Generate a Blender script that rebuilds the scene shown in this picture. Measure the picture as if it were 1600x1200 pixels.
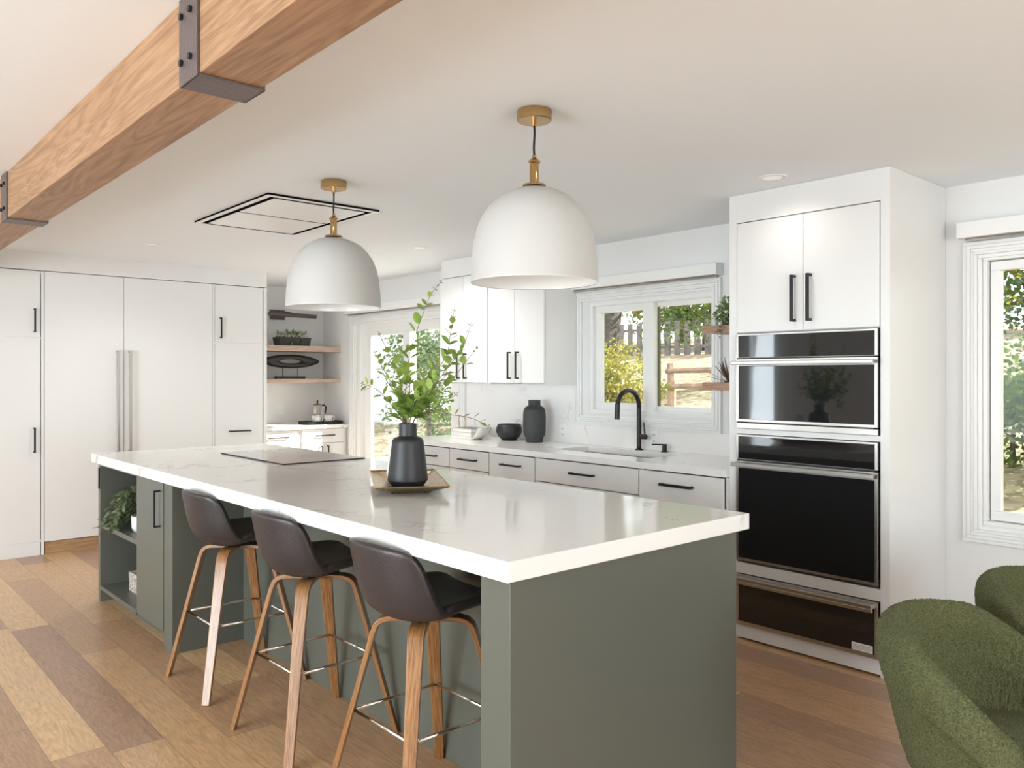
import bpy, bmesh, math, random
from mathutils import Vector, Matrix, noise
PI = math.pi
R = random.Random(7)
sc = bpy.context.scene
for o in list(bpy.data.objects): bpy.data.objects.remove(o)
C = sc.collection

# ---------------------------------------------------------------- camera, sky, lights, exposure
cam_d = bpy.data.cameras.new('camera'); cam = bpy.data.objects.new('camera', cam_d); C.objects.link(cam)
cam.location = (0, 0, 1.40); cam.rotation_euler = (PI/2, 0, math.asin(0.7487))
cam_d.sensor_width = 36; cam_d.lens = 1261/1600*36; cam_d.shift_y = -0.0075
cam_d.clip_start = 0.05; cam_d.clip_end = 300
sc.camera = cam
sc.view_settings.view_transform = 'Standard'; sc.view_settings.look = 'None'
sc.view_settings.gamma = 1; sc.view_settings.use_curve_mapping = False
sc.view_settings.exposure = 0.5
sc.cycles.use_denoising = True
sc.cycles.max_bounces = 10; sc.cycles.diffuse_bounces = 6; sc.cycles.glossy_bounces = 5
sc.cycles.transmission_bounces = 6; sc.cycles.transparent_max_bounces = 12
sc.cycles.sample_clamp_indirect = 6; sc.cycles.caustics_reflective = False; sc.cycles.caustics_refractive = False

w = bpy.data.worlds.new('sky'); sc.world = w; w.use_nodes = True
nt = w.node_tree; nt.nodes.clear()
out = nt.nodes.new('ShaderNodeOutputWorld'); bg = nt.nodes.new('ShaderNodeBackground')
sky = nt.nodes.new('ShaderNodeTexSky'); sky.sky_type = 'HOSEK_WILKIE'
sky.sun_direction = (0.579, 0.579, 0.574); sky.turbidity = 3.5; sky.ground_albedo = 0.4
mixw = nt.nodes.new('ShaderNodeMix'); mixw.data_type = 'RGBA'; mixw.inputs['Factor'].default_value = 0.55
nt.links.new(sky.outputs['Color'], mixw.inputs['A']); mixw.inputs['B'].default_value = (1.0, 1.0, 1.0, 1)
nt.links.new(mixw.outputs['Result'], bg.inputs['Color']); bg.inputs['Strength'].default_value = 3.0
nt.links.new(bg.outputs['Background'], out.inputs['Surface'])

def sun_lamp(name, direction, strength, angle, col):
    d = bpy.data.lights.new(name, 'SUN'); d.energy = strength; d.angle = angle; d.color = col
    o = bpy.data.objects.new(name, d); C.objects.link(o)
    o.rotation_euler = Vector(direction).to_track_quat('Z', 'Y').to_euler(); o.location = (6, 12, 12)
sun_lamp('sun', (0.579, 0.579, 0.574), 13, 0.01, (1.0, 0.97, 0.91))
def area(name, loc, aim, sx, sy, power, col):
    d = bpy.data.lights.new(name, 'AREA'); d.shape = 'RECTANGLE'; d.size = sx; d.size_y = sy; d.energy = power; d.color = col
    o = bpy.data.objects.new(name, d); C.objects.link(o); o.location = loc
    o.rotation_euler = (-Vector(aim)).to_track_quat('Z', 'Y').to_euler()
# daylight standing in the living-room windows and glazed doors behind and beside the viewer
area('daylight_rear_left', (-6.68, -3.62, 1.25), (0, 1, 0.2), 0.5, 1.8, 24, (0.84, 0.92, 1.0))
area('daylight_rear_middle', (-2.3, -3.62, 1.25), (0, 1, 0.12), 3.6, 2.1, 215, (0.84, 0.92, 1.0))
area('daylight_side', (3.52, 0.4, 1.3), (-1, 0, 0.35), 4.2, 2.0, 105, (0.86, 0.93, 1.0))

# ---------------------------------------------------------------- materials
def new_mat(name):
    m = bpy.data.materials.new(name); m.use_nodes = True
    n = m.node_tree; b = n.nodes['Principled BSDF']; return m, n, b
def plain(name, col, rough=0.5, metal=0.0, spec=0.5, coat=0.0, bump=0.0, bscale=200.0, var=0.0, vscale=6.0, sheen=0.0):
    m, n, b = new_mat(name)
    b.inputs['Base Color'].default_value = (*col, 1); b.inputs['Roughness'].default_value = rough
    b.inputs['Metallic'].default_value = metal; b.inputs['Specular IOR Level'].default_value = spec
    b.inputs['Coat Weight'].default_value = coat; b.inputs['Coat Roughness'].default_value = 0.1
    b.inputs['Sheen Weight'].default_value = sheen
    tc = n.nodes.new('ShaderNodeTexCoord')
    if bump:
        t = n.nodes.new('ShaderNodeTexNoise'); t.inputs['Scale'].default_value = bscale; t.inputs['Detail'].default_value = 3
        n.links.new(tc.outputs['Object'], t.inputs['Vector'])
        bp = n.nodes.new('ShaderNodeBump'); bp.inputs['Strength'].default_value = bump; bp.inputs['Distance'].default_value = 0.01
        n.links.new(t.outputs['Fac'], bp.inputs['Height']); n.links.new(bp.outputs['Normal'], b.inputs['Normal'])
    if var:
        t = n.nodes.new('ShaderNodeTexNoise'); t.inputs['Scale'].default_value = vscale; t.inputs['Detail'].default_value = 4
        n.links.new(tc.outputs['Object'], t.inputs['Vector'])
        r = n.nodes.new('ShaderNodeValToRGB'); n.links.new(t.outputs['Fac'], r.inputs['Fac'])
        r.color_ramp.elements[0].position = 0.3; r.color_ramp.elements[1].position = 0.7
        r.color_ramp.elements[0].color = (*[c*(1-var) for c in col], 1); r.color_ramp.elements[1].color = (*[min(1, c*(1+var)) for c in col], 1)
        n.links.new(r.outputs['Color'], b.inputs['Base Color'])
    return m
def ramp(n, pts):
    r = n.nodes.new('ShaderNodeValToRGB'); e = r.color_ramp.elements
    e[0].position, e[0].color = pts[0][0], (*pts[0][1], 1); e[1].position, e[1].color = pts[-1][0], (*pts[-1][1], 1)
    for p, c in pts[1:-1]:
        x = e.new(p); x.color = (*c, 1)
    return r
def mth(n, op, a, b=None, c=None):
    m = n.nodes.new('ShaderNodeMath'); m.operation = op
    for i, v in enumerate((a, b, c)):
        if v is None: continue
        if isinstance(v, (int, float)): m.inputs[i].default_value = v
        else: n.links.new(v, m.inputs[i])
    return m.outputs[0]
def mixc(n, fac, a, b, mode='MIX'):
    m = n.nodes.new('ShaderNodeMix'); m.data_type = 'RGBA'; m.blend_type = mode
    for key, v in (('Factor', fac), ('A', a), ('B', b)):
        if isinstance(v, (int, float)): m.inputs[key].default_value = v
        elif isinstance(v, tuple): m.inputs[key].default_value = (*v, 1)
        else: n.links.new(v, m.inputs[key])
    return m.outputs['Result']

def wood(name, dark, mid, light, axis='X', scale=1.0, rough=0.45, grain=1.0, lines=7.0):
    m, n, b = new_mat(name)
    tc = n.nodes.new('ShaderNodeTexCoord'); mp = n.nodes.new('ShaderNodeMapping')
    s = {'X': (0.55, 9, 9), 'Y': (9, 0.55, 9), 'Z': (9, 9, 0.18), 'UV': (16, 0.9, 1)}[axis]
    mp.inputs['Scale'].default_value = [v*scale for v in s]
    n.links.new(tc.outputs['UV' if axis == 'UV' else 'Object'], mp.inputs['Vector'])
    a = n.nodes.new('ShaderNodeTexNoise'); a.inputs['Scale'].default_value = 1.3; a.inputs['Detail'].default_value = 5
    a.inputs['Distortion'].default_value = 1.6*grain; n.links.new(mp.outputs['Vector'], a.inputs['Vector'])
    wv = mth(n, 'FRACT', mth(n, 'MULTIPLY', a.outputs['Fac'], lines))
    wv = mth(n, 'ABSOLUTE', mth(n, 'SUBTRACT', wv, 0.5))
    f = n.nodes.new('ShaderNodeTexNoise'); f.inputs['Scale'].default_value = 9; f.inputs['Detail'].default_value = 8
    n.links.new(mp.outputs['Vector'], f.inputs['Vector'])
    v = mth(n, 'ADD', mth(n, 'MULTIPLY', wv, 0.55), mth(n, 'MULTIPLY', f.outputs['Fac'], 0.75))
    r = ramp(n, [(0.3, dark), (0.55, mid), (0.8, light)]); n.links.new(v, r.inputs['Fac'])
    n.links.new(r.outputs['Color'], b.inputs['Base Color']); b.inputs['Roughness'].default_value = rough
    bp = n.nodes.new('ShaderNodeBump'); bp.inputs['Strength'].default_value = 0.15; bp.inputs['Distance'].default_value = 0.003
    n.links.new(f.outputs['Fac'], bp.inputs['Height']); n.links.new(bp.outputs['Normal'], b.inputs['Normal'])
    return m

def quartz(name, base, vein, seed, rough=0.12, dens=0.012, scale=1.1, flecks=True):
    m, n, b = new_mat(name)
    tc = n.nodes.new('ShaderNodeTexCoord'); mp = n.nodes.new('ShaderNodeMapping')
    mp.inputs['Location'].default_value = (seed, seed*1.7, 0); mp.inputs['Rotation'].default_value = (0.3, 0.4, 0.5)
    n.links.new(tc.outputs['Object'], mp.inputs['Vector'])
    a = n.nodes.new('ShaderNodeTexNoise'); a.inputs['Scale'].default_value = scale; a.inputs['Detail'].default_value = 9
    a.inputs['Roughness'].default_value = 0.62; a.inputs['Distortion'].default_value = 0.5
    n.links.new(mp.outputs['Vector'], a.inputs['Vector'])
    d = mth(n, 'ABSOLUTE', mth(n, 'SUBTRACT', a.outputs['Fac'], 0.5))
    v = mth(n, 'SUBTRACT', 1.0, mth(n, 'MINIMUM', mth(n, 'DIVIDE', d, dens), 1.0))
    k = n.nodes.new('ShaderNodeTexNoise'); k.inputs['Scale'].default_value = 2.3; k.inputs['Detail'].default_value = 2
    n.links.new(mp.outputs['Vector'], k.inputs['Vector'])
    kk = n.nodes.new('ShaderNodeMapRange'); kk.inputs['From Min'].default_value = 0.48; kk.inputs['From Max'].default_value = 0.62
    n.links.new(k.outputs['Fac'], kk.inputs['Value'])
    fac = mth(n, 'MULTIPLY', mth(n, 'MULTIPLY', v, kk.outputs['Result']), 0.75)
    col = mixc(n, fac, base, vein)
    c2 = n.nodes.new('ShaderNodeTexNoise'); c2.inputs['Scale'].default_value = 1.5; c2.inputs['Detail'].default_value = 4
    n.links.new(mp.outputs['Vector'], c2.inputs['Vector'])
    col = mixc(n, mth(n, 'MULTIPLY', c2.outputs['Fac'], 0.22), col, tuple(x*0.86 for x in base))
    n.links.new(col, b.inputs['Base Color']); b.inputs['Roughness'].default_value = rough
    return m

def planks(name):
    m, n, b = new_mat(name)
    tc = n.nodes.new('ShaderNodeTexCoord'); sp = n.nodes.new('ShaderNodeSeparateXYZ'); n.links.new(tc.outputs['Object'], sp.inputs[0])
    W, L = 0.188, 1.9
    yy = mth(n, 'DIVIDE', mth(n, 'ADD', sp.outputs['Y'], 9.4 - 0.875), W); row = mth(n, 'FLOOR', yy)
    wn = n.nodes.new('ShaderNodeTexWhiteNoise'); wn.noise_dimensions = '1D'; n.links.new(row, wn.inputs['W'])
    xx = mth(n, 'ADD', mth(n, 'DIVIDE', sp.outputs['X'], L), mth(n, 'MULTIPLY', wn.outputs['Value'], 7.0)); cx = mth(n, 'FLOOR', xx)
    cb = n.nodes.new('ShaderNodeCombineXYZ'); n.links.new(row, cb.inputs[0]); n.links.new(cx, cb.inputs[1])
    w2 = n.nodes.new('ShaderNodeTexWhiteNoise'); w2.noise_dimensions = '3D'; n.links.new(cb.outputs[0], w2.inputs['Vector'])
    # grain coordinates: stretched along the plank, shifted per plank
    cg = n.nodes.new('ShaderNodeCombineXYZ')
    n.links.new(mth(n, 'ADD', mth(n, 'MULTIPLY', sp.outputs['X'], 1.1), mth(n, 'MULTIPLY', w2.outputs['Value'], 37.0)), cg.inputs[0])
    n.links.new(mth(n, 'MULTIPLY', sp.outputs['Y'], 9.0), cg.inputs[1]); n.links.new(row, cg.inputs[2])
    g = n.nodes.new('ShaderNodeTexNoise'); g.inputs['Scale'].default_value = 1.0; g.inputs['Detail'].default_value = 4; g.inputs['Distortion'].default_value = 1.4
    n.links.new(cg.outputs[0], g.inputs['Vector'])
    ring = mth(n, 'ABSOLUTE', mth(n, 'SUBTRACT', mth(n, 'FRACT', mth(n, 'MULTIPLY', g.outputs['Fac'], 16.0)), 0.5))
    f = n.nodes.new('ShaderNodeTexNoise'); f.inputs['Scale'].default_value = 9; f.inputs['Detail'].default_value = 8; n.links.new(cg.outputs[0], f.inputs['Vector'])
    pr = ramp(n, [(0.0, (0.60, 0.39, 0.205)), (0.2, (0.45, 0.27, 0.15)), (0.4, (0.36, 0.215, 0.135)), (0.6, (0.53, 0.33, 0.175)), (0.8, (0.40, 0.24, 0.14)), (1.0, (0.56, 0.355, 0.19))])
    pr.color_ramp.interpolation = 'CONSTANT'; n.links.new(w2.outputs['Value'], pr.inputs['Fac'])
    gr = mth(n, 'ADD', mth(n, 'MULTIPLY', ring, 0.42), mth(n, 'MULTIPLY', f.outputs['Fac'], 0.9))
    gr = mth(n, 'ADD', gr, 0.42)
    cc = n.nodes.new('ShaderNodeCombineColor')
    for i in range(3): n.links.new(gr, cc.inputs[i])
    col = mixc(n, 1.0, pr.outputs['Color'], cc.outputs[0], 'MULTIPLY')
    ey = mth(n, 'ABSOLUTE', mth(n, 'SUBTRACT', mth(n, 'FRACT', yy), 0.5)); ex = mth(n, 'ABSOLUTE', mth(n, 'SUBTRACT', mth(n, 'FRACT', xx), 0.5))
    e = mth(n, 'MAXIMUM', mth(n, 'GREATER_THAN', ey, 0.5-0.006), mth(n, 'GREATER_THAN', ex, 0.5-0.0009))
    col = mixc(n, mth(n, 'MULTIPLY', e, 0.7), col, (0.06, 0.035, 0.02))
    n.links.new(col, b.inputs['Base Color'])
    rr = mth(n, 'ADD', mth(n, 'MULTIPLY', f.outputs['Fac'], 0.25), 0.22); n.links.new(rr, b.inputs['Roughness'])
    bp = n.nodes.new('ShaderNodeBump'); bp.inputs['Strength'].default_value = 0.25; bp.inputs['Distance'].default_value = 0.002
    n.links.new(mth(n, 'SUBTRACT', gr, e), bp.inputs['Height']); n.links.new(bp.outputs['Normal'], b.inputs['Normal'])
    return m

def pane_mat(name, tint=(1, 1, 1), refl=1.0):
    m = bpy.data.materials.new(name); m.use_nodes = True; n = m.node_tree; n.nodes.clear()
    o = n.nodes.new('ShaderNodeOutputMaterial'); t = n.nodes.new('ShaderNodeBsdfTransparent'); g = n.nodes.new('ShaderNodeBsdfGlossy')
    g.inputs['Roughness'].default_value = 0.0; t.inputs['Color'].default_value = (*tint, 1)
    fr = n.nodes.new('ShaderNodeFresnel'); fr.inputs['IOR'].default_value = 1.45
    mx = n.nodes.new('ShaderNodeMixShader'); n.links.new(mth(n, 'MULTIPLY', fr.outputs[0], refl), mx.inputs[0])
    n.links.new(t.outputs[0], mx.inputs[1]); n.links.new(g.outputs[0], mx.inputs[2]); n.links.new(mx.outputs[0], o.inputs['Surface'])
    return m

def leaf_mat(name, a, b_, trans=0.35, rough=0.45):
    m, n, b = new_mat(name)
    oi = n.nodes.new('ShaderNodeTexCoord'); t = n.nodes.new('ShaderNodeTexNoise'); t.inputs['Scale'].default_value = 14 if trans < 0.5 else 2.2
    t.inputs['Detail'].default_value = 3
    n.links.new(oi.outputs['Object'], t.inputs['Vector'])
    r = ramp(n, [(0.32, a), (0.68, b_)]); n.links.new(t.outputs['Fac'], r.inputs['Fac'])
    n.links.new(r.outputs['Color'], b.inputs['Base Color']); b.inputs['Roughness'].default_value = rough
    tr = n.nodes.new('ShaderNodeBsdfTranslucent'); n.links.new(r.outputs['Color'], tr.inputs['Color'])
    mx = n.nodes.new('ShaderNodeMixShader'); mx.inputs[0].default_value = trans
    o = n.nodes['Material Output']; n.links.new(b.outputs[0], mx.inputs[1]); n.links.new(tr.outputs[0], mx.inputs[2]); n.links.new(mx.outputs[0], o.inputs['Surface'])
    return m

M = {}
M['wall'] = plain('wall_paint', (0.76, 0.76, 0.755), 0.6, bump=0.03, bscale=300)
M['ceil'] = plain('ceiling_paint', (0.82, 0.85, 0.88), 0.7, bump=0.03, bscale=250)
M['cab'] = plain('cabinet_paint', (0.765, 0.765, 0.76), 0.38)
M['trim'] = plain('trim_paint', (0.80, 0.80, 0.79), 0.35)
M['carc'] = plain('cabinet_gap', (0.35, 0.34, 0.33), 0.6)
M['floor'] = planks('oak_planks')
M['beam'] = wood('beam_wood', (0.24, 0.125, 0.06), (0.35, 0.195, 0.10), (0.42, 0.25, 0.14), 'X', 0.55, 0.5, 0.8, 15)
M['shelfw'] = wood('shelf_wood', (0.30, 0.17, 0.11), (0.42, 0.25, 0.17), (0.50, 0.32, 0.23), 'X', 1.4, 0.5)
M['nookw'] = wood('nook_shelf_wood', (0.42, 0.29, 0.22), (0.54, 0.40, 0.32), (0.62, 0.48, 0.39), 'Y', 1.4, 0.5)
M['green'] = plain('sage_paint', (0.108, 0.114, 0.094), 0.36)
M['quartz'] = quartz('island_quartz', (0.82, 0.81, 0.79), (0.38, 0.34, 0.31), 3.1, 0.1)
M['quartz2'] = quartz('counter_quartz', (0.84, 0.83, 0.82), (0.42, 0.40, 0.38), 8.3, 0.14)
M['splash'] = quartz('backsplash_quartz', (0.84, 0.83, 0.82), (0.46, 0.45, 0.44), 5.2, 0.2, 0.007, 0.9)
M['cook'] = quartz('cooktop_glass', (0.56, 0.56, 0.55), (0.30, 0.26, 0.20), 1.4, 0.06, 0.02, 2.0)
M['blackm'] = plain('black_metal', (0.018, 0.017, 0.017), 0.38, 0.3)
M['bronze'] = plain('dark_steel', (0.13, 0.100, 0.095), 0.45, 0.35, bump=0.2, bscale=90)
M['brass'] = plain('brass', (0.53, 0.35, 0.16), 0.24, 1.0)
M['lens'] = plain('lit_lens', (0.9, 0.9, 0.88), 0.4); M['lens'].node_tree.nodes['Principled BSDF'].inputs['Emission Color'].default_value = (1, 0.97, 0.92, 1); M['lens'].node_tree.nodes['Principled BSDF'].inputs['Emission Strength'].default_value = 0.1
M['steel'] = plain('brushed_steel', (0.60, 0.57, 0.54), 0.28, 1.0)
M['chrome'] = plain('chrome', (0.80, 0.80, 0.80), 0.1, 1.0)
M['glassb'] = plain('black_glass', (0.008, 0.008, 0.009), 0.03, spec=0.6, coat=0.3)
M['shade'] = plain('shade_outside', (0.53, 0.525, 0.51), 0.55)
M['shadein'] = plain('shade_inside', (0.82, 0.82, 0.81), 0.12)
M['leather'] = plain('dark_leather', (0.030, 0.025, 0.026), 0.36, bump=0.12, bscale=160, spec=0.5)
M['bent'] = wood('walnut_bentwood', (0.17, 0.07, 0.025), (0.31, 0.145, 0.05), (0.42, 0.22, 0.085), 'UV', 2.0, 0.3, 0.4, 6)
M['bent'].node_tree.nodes['Principled BSDF'].inputs['Coat Weight'].default_value = 0.6; M['bent'].node_tree.nodes['Principled BSDF'].inputs['Coat Roughness'].default_value = 0.25
M['vase'] = plain('charcoal_ceramic', (0.018, 0.019, 0.021), 0.45)
M['vaseb'] = plain('black_ceramic', (0.013, 0.013, 0.014), 0.5)
M['ribbed'] = plain('charcoal_matte', (0.035, 0.036, 0.038), 0.6, bump=0.05, bscale=300)
M['white'] = plain('white_ceramic', (0.80, 0.79, 0.77), 0.25)
M['speck'] = plain('speckled_ceramic', (0.72, 0.70, 0.67), 0.4, var=0.25, vscale=120)
M['gilt'] = plain('gilt_metal', (0.36, 0.24, 0.12), 0.28, 0.95, var=0.55, vscale=70)
M['mirror'] = plain('tray_mirror', (0.55, 0.50, 0.45), 0.15, 0.8)
M['leaf'] = leaf_mat('fresh_leaf', (0.15, 0.27, 0.04), (0.42, 0.56, 0.13), 0.35)
M['leafd'] = leaf_mat('variegated_leaf', (0.05, 0.10, 0.03), (0.30, 0.36, 0.20), 0.2)
M['herb'] = leaf_mat('herb_leaf', (0.09, 0.18, 0.04), (0.34, 0.46, 0.17), 0.3)
M['stem'] = plain('stem', (0.16, 0.12, 0.08), 0.6)
M['bud'] = plain('bud', (0.20, 0.20, 0.14), 0.6)
M['boucle'] = plain('green_boucle', (0.128, 0.136, 0.055), 0.95, bump=1.0, bscale=260, var=0.5, vscale=220)
M['dark'] = plain('near_black', (0.008, 0.008, 0.008), 0.9, spec=0.0)
M['soil'] = plain('soil', (0.05, 0.035, 0.025), 0.9)
M['pane'] = pane_mat('window_pane', (0.97, 0.99, 0.98), 0.2)
M['book1'] = plain('book_grey', (0.20, 0.20, 0.20), 0.6, var=0.5, vscale=50); M['book2'] = plain('book_cream', (0.62, 0.59, 0.55), 0.6, var=0.2, vscale=60)
M['page'] = plain('paper', (0.78, 0.76, 0.72), 0.8)
M['plate'] = plain('outlet_plate', (0.84, 0.84, 0.83), 0.3)
M['oakedge'] = wood('toe_kick_wood', (0.30, 0.17, 0.08), (0.42, 0.26, 0.14), (0.50, 0.33, 0.18), 'Y', 1.2, 0.4)
M['bark'] = plain('bark', (0.10, 0.085, 0.075), 0.9, bump=1.0, bscale=18, var=0.5, vscale=9)
M['fenceg'] = plain('weathered_boards', (0.22, 0.20, 0.19), 0.9, var=0.3, vscale=5)
M['rail'] = plain('split_rail_wood', (0.36, 0.25, 0.18), 0.85, var=0.3, vscale=7)
M['conc'] = plain('patio_concrete', (0.80, 0.80, 0.79), 0.85, var=0.12, vscale=3)
M['siding'] = plain('white_siding', (0.74, 0.76, 0.78), 0.7)
M['roofm'] = plain('roof_shingle', (0.16, 0.16, 0.17), 0.9, var=0.2)
M['fol1'] = leaf_mat('tree_foliage', (0.04, 0.08, 0.02), (0.19, 0.26, 0.06), 0.45)
M['fol2'] = leaf_mat('autumn_foliage', (0.12, 0.17, 0.035), (0.44, 0.34, 0.06), 0.45)
M['fol3'] = leaf_mat('pale_foliage', (0.05, 0.10, 0.035), (0.19, 0.26, 0.10), 0.4)
def ground_mat():
    m, n, b = new_mat('yard_ground')
    tc = n.nodes.new('ShaderNodeTexCoord')
    a = n.nodes.new('ShaderNodeTexNoise'); a.inputs['Scale'].default_value = 0.5; a.inputs['Detail'].default_value = 4; n.links.new(tc.outputs['Object'], a.inputs['Vector'])
    v = n.nodes.new('ShaderNodeTexVoronoi'); v.inputs['Scale'].default_value = 11; n.links.new(tc.outputs['Object'], v.inputs['Vector'])
    r1 = ramp(n, [(0.35, (0.20, 0.22, 0.10)), (0.52, (0.38, 0.33, 0.23)), (0.65, (0.28, 0.20, 0.13))]); n.links.new(a.outputs['Fac'], r1.inputs['Fac'])
    sp = n.nodes.new('ShaderNodeSeparateColor'); n.links.new(v.outputs['Color'], sp.inputs[0])
    r2 = ramp(n, [(0.0, (0.07, 0.045, 0.03)), (0.5, (0.24, 0.16, 0.10)), (1.0, (0.46, 0.37, 0.24))]); n.links.new(sp.outputs[0], r2.inputs['Fac'])
    n.links.new(mixc(n, 0.55, r1.outputs['Color'], r2.outputs['Color']), b.inputs['Base Color']); b.inputs['Roughness'].default_value = 0.95
    return m
M['ground'] = ground_mat()

# ---------------------------------------------------------------- mesh helpers
ORG = {}
def box(bm, x0, x1, y0, y1, z0, z1, rot=None):
    vs = [bm.verts.new((x, y, z)) for x in (min(x0, x1), max(x0, x1)) for y in (min(y0, y1), max(y0, y1)) for z in (min(z0, z1), max(z0, z1))]
    for f in ((0, 1, 3, 2), (4, 6, 7, 5), (0, 4, 5, 1), (2, 3, 7, 6), (0, 2, 6, 4), (1, 5, 7, 3)): bm.faces.new([vs[i] for i in f])
    return vs
def tube(bm, pts, r, n=8, cap=True):
    pts = [Vector(p) for p in pts]; rs = r if isinstance(r, (list, tuple)) else [r]*len(pts)
    rings = []; up = None
    for i, p in enumerate(pts):
        t = (pts[min(i+1, len(pts)-1)] - pts[max(i-1, 0)]).normalized()
        if up is None:
            up = Vector((0, 0, 1)) if abs(t.z) < 0.9 else Vector((1, 0, 0))
        s = t.cross(up).normalized(); up = s.cross(t).normalized()
        rings.append([bm.verts.new(p + (s*math.cos(a) + up*math.sin(a))*rs[i]) for a in [2*PI*k/n for k in range(n)]])
    for a, b in zip(rings, rings[1:]):
        for k in range(n): bm.faces.new((a[k], a[(k+1) % n], b[(k+1) % n], b[k]))
    if cap:
        bm.faces.new(rings[0][::-1]); bm.faces.new(rings[-1])
def lathe(bm, prof, cx=0, cy=0, n=40, rib=None):
    rings = []
    for r, z in prof:
        if r < 1e-5: rings.append([bm.verts.new((cx, cy, z))]); continue
        rings.append([bm.verts.new((cx + r*(1 + (rib(k/n, z) if rib else 0))*math.cos(2*PI*k/n), cy + r*(1 + (rib(k/n, z) if rib else 0))*math.sin(2*PI*k/n), z)) for k in range(n)])
    for a, b in zip(rings, rings[1:]):
        if len(a) == 1 and len(b) == 1: continue
        for k in range(n):
            if len(a) == 1: bm.faces.new((a[0], b[(k+1) % n], b[k]))
            elif len(b) == 1: bm.faces.new((a[k], a[(k+1) % n], b[0]))
            else: bm.faces.new((a[k], a[(k+1) % n], b[(k+1) % n], b[k]))
def strip(bm, path, wdir, widths, thick):
    uv = bm.loops.layers.uv.new('grain'); info = {}; run = 0.0
    """bentwood strip: path of points, width along wdir, thickness across"""
    wd = Vector(wdir).normalized(); P = [Vector(p) for p in path]; rings = []
    for i, p in enumerate(P):
        t = (P[min(i+1, len(P)-1)] - P[max(i-1, 0)]).normalized(); nn = t.cross(wd).normalized()
        w_ = widths[i]/2; h = thick/2
        run += (p - P[i-1]).length if i else 0.0
        rings.append([bm.verts.new(p + wd*a*w_ + nn*b*h) for a, b in ((-1, -1), (1, -1), (1, 1), (-1, 1))])
        for v_, (a, b) in zip(rings[-1], ((-1, -1), (1, -1), (1, 1), (-1, 1))): info[v_] = (a*w_ + b*h*2.7, run)
    for a, b in zip(rings, rings[1:]):
        for k in range(4): bm.faces.new((a[k], a[(k+1) % 4], b[(k+1) % 4], b[k]))
    bm.faces.new(rings[0][::-1]); bm.faces.new(rings[-1])
    for f_ in bm.faces:
        for l_ in f_.loops: l_[uv].uv = info[l_.vert]
def BM(): return bmesh.new()
def bx(*boxes):
    b = BM()
    for q in boxes: box(b, *q)
    return b
def obj(name, bm, mat, parent=None, bevel=0.0, smooth=False, local=False, subsurf=0, solid=0.0, label=None, autos=False):
    if parent is not None and not local:
        o_ = ORG[parent.name]; bmesh.ops.translate(bm, verts=bm.verts, vec=-o_)
    bmesh.ops.recalc_face_normals(bm, faces=bm.faces)
    me = bpy.data.meshes.new(name); bm.to_mesh(me); bm.free()
    mats = mat if isinstance(mat, (list, tuple)) else [mat]
    for m_ in mats: me.materials.append(m_)
    if smooth:
        for p in me.polygons: p.use_smooth = True
    if autos: me.set_sharp_from_angle(angle=0.6)
    o = bpy.data.objects.new(name, me); C.objects.link(o)
    if parent is not None: o.parent = parent; ORG[o.name] = ORG[parent.name].copy()
    else: ORG[o.name] = Vector((0, 0, 0))
    if solid: m_ = o.modifiers.new('s', 'SOLIDIFY'); m_.thickness = solid; m_.offset = 0
    if bevel: m_ = o.modifiers.new('b', 'BEVEL'); m_.width = bevel; m_.segments = 2; m_.limit_method = 'ANGLE'; m_.angle_limit = 0.6; m_.harden_normals = False
    if subsurf: m_ = o.modifiers.new('ss', 'SUBSURF'); m_.levels = subsurf; m_.render_levels = subsurf
    if label: o['label'] = label
    return o
def thing(name, label, cat, loc=(0, 0, 0), rotz=0, group=None):
    o = bpy.data.objects.new(name, None); C.objects.link(o); o.location = loc; o.rotation_euler = (0, 0, rotz)
    o['label'] = label; o['category'] = cat
    if group: o['group'] = group
    ORG[o.name] = Vector(loc); return o
def tag(o, label, cat, group=None, kind=None):
    o['label'] = label; o['category'] = cat
    if group: o['group'] = group
    if kind: o['kind'] = kind
    return o
def struct(name, bm, mat, bevel=0.0, parent=None):
    o = obj(name, bm, mat, parent=parent, bevel=bevel)
    if parent is None: o['kind'] = 'structure'
    return o
def dup(root, loc, rotz, label):
    r = root.copy(); C.objects.link(r); r.location = loc; r.rotation_euler = (0, 0, rotz); r['label'] = label
    for ch in list(root.children):
        c = ch.copy(); C.objects.link(c); c.parent = r
        for g in list(ch.children):
            d = g.copy(); C.objects.link(d); d.parent = c
    return r
def origin_to_base(o):
    """put a single-mesh thing's origin at its base centre"""
    vs = [v.co for v in o.data.vertices]
    c = Vector(((min(v.x for v in vs)+max(v.x for v in vs))/2, (min(v.y for v in vs)+max(v.y for v in vs))/2, min(v.z for v in vs)))
    o.data.transform(Matrix.Translation(-c)); o.location = o.location + c

# pull handle: bar along axis, standing off the surface along normal
def pull(parent, c, L, axis, normal, mat='blackm', bw=0.011, off=0.03, name='handle'):
    c = Vector(c); nrm = Vector(normal); ax = {'x': Vector((1, 0, 0)), 'y': Vector((0, 1, 0)), 'z': Vector((0, 0, 1))}[axis]
    b = BM(); side = ax.cross(nrm)
    def bb(cen, hl, hs, hn):
        e = ax*hl + side*hs + nrm*hn; lo = cen - e; hi = cen + e
        box(b, lo.x, hi.x, lo.y, hi.y, lo.z, hi.z)
    bb(c + nrm*off, L/2, bw*0.6, bw*0.45)
    for s in (-1, 1): bb(c + nrm*(off*0.5) + ax*s*(L/2 - bw*0.5), bw*0.5, bw*0.55, off*0.5)
    return obj(name, b, M[mat], parent, bevel=0.0012)

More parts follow.
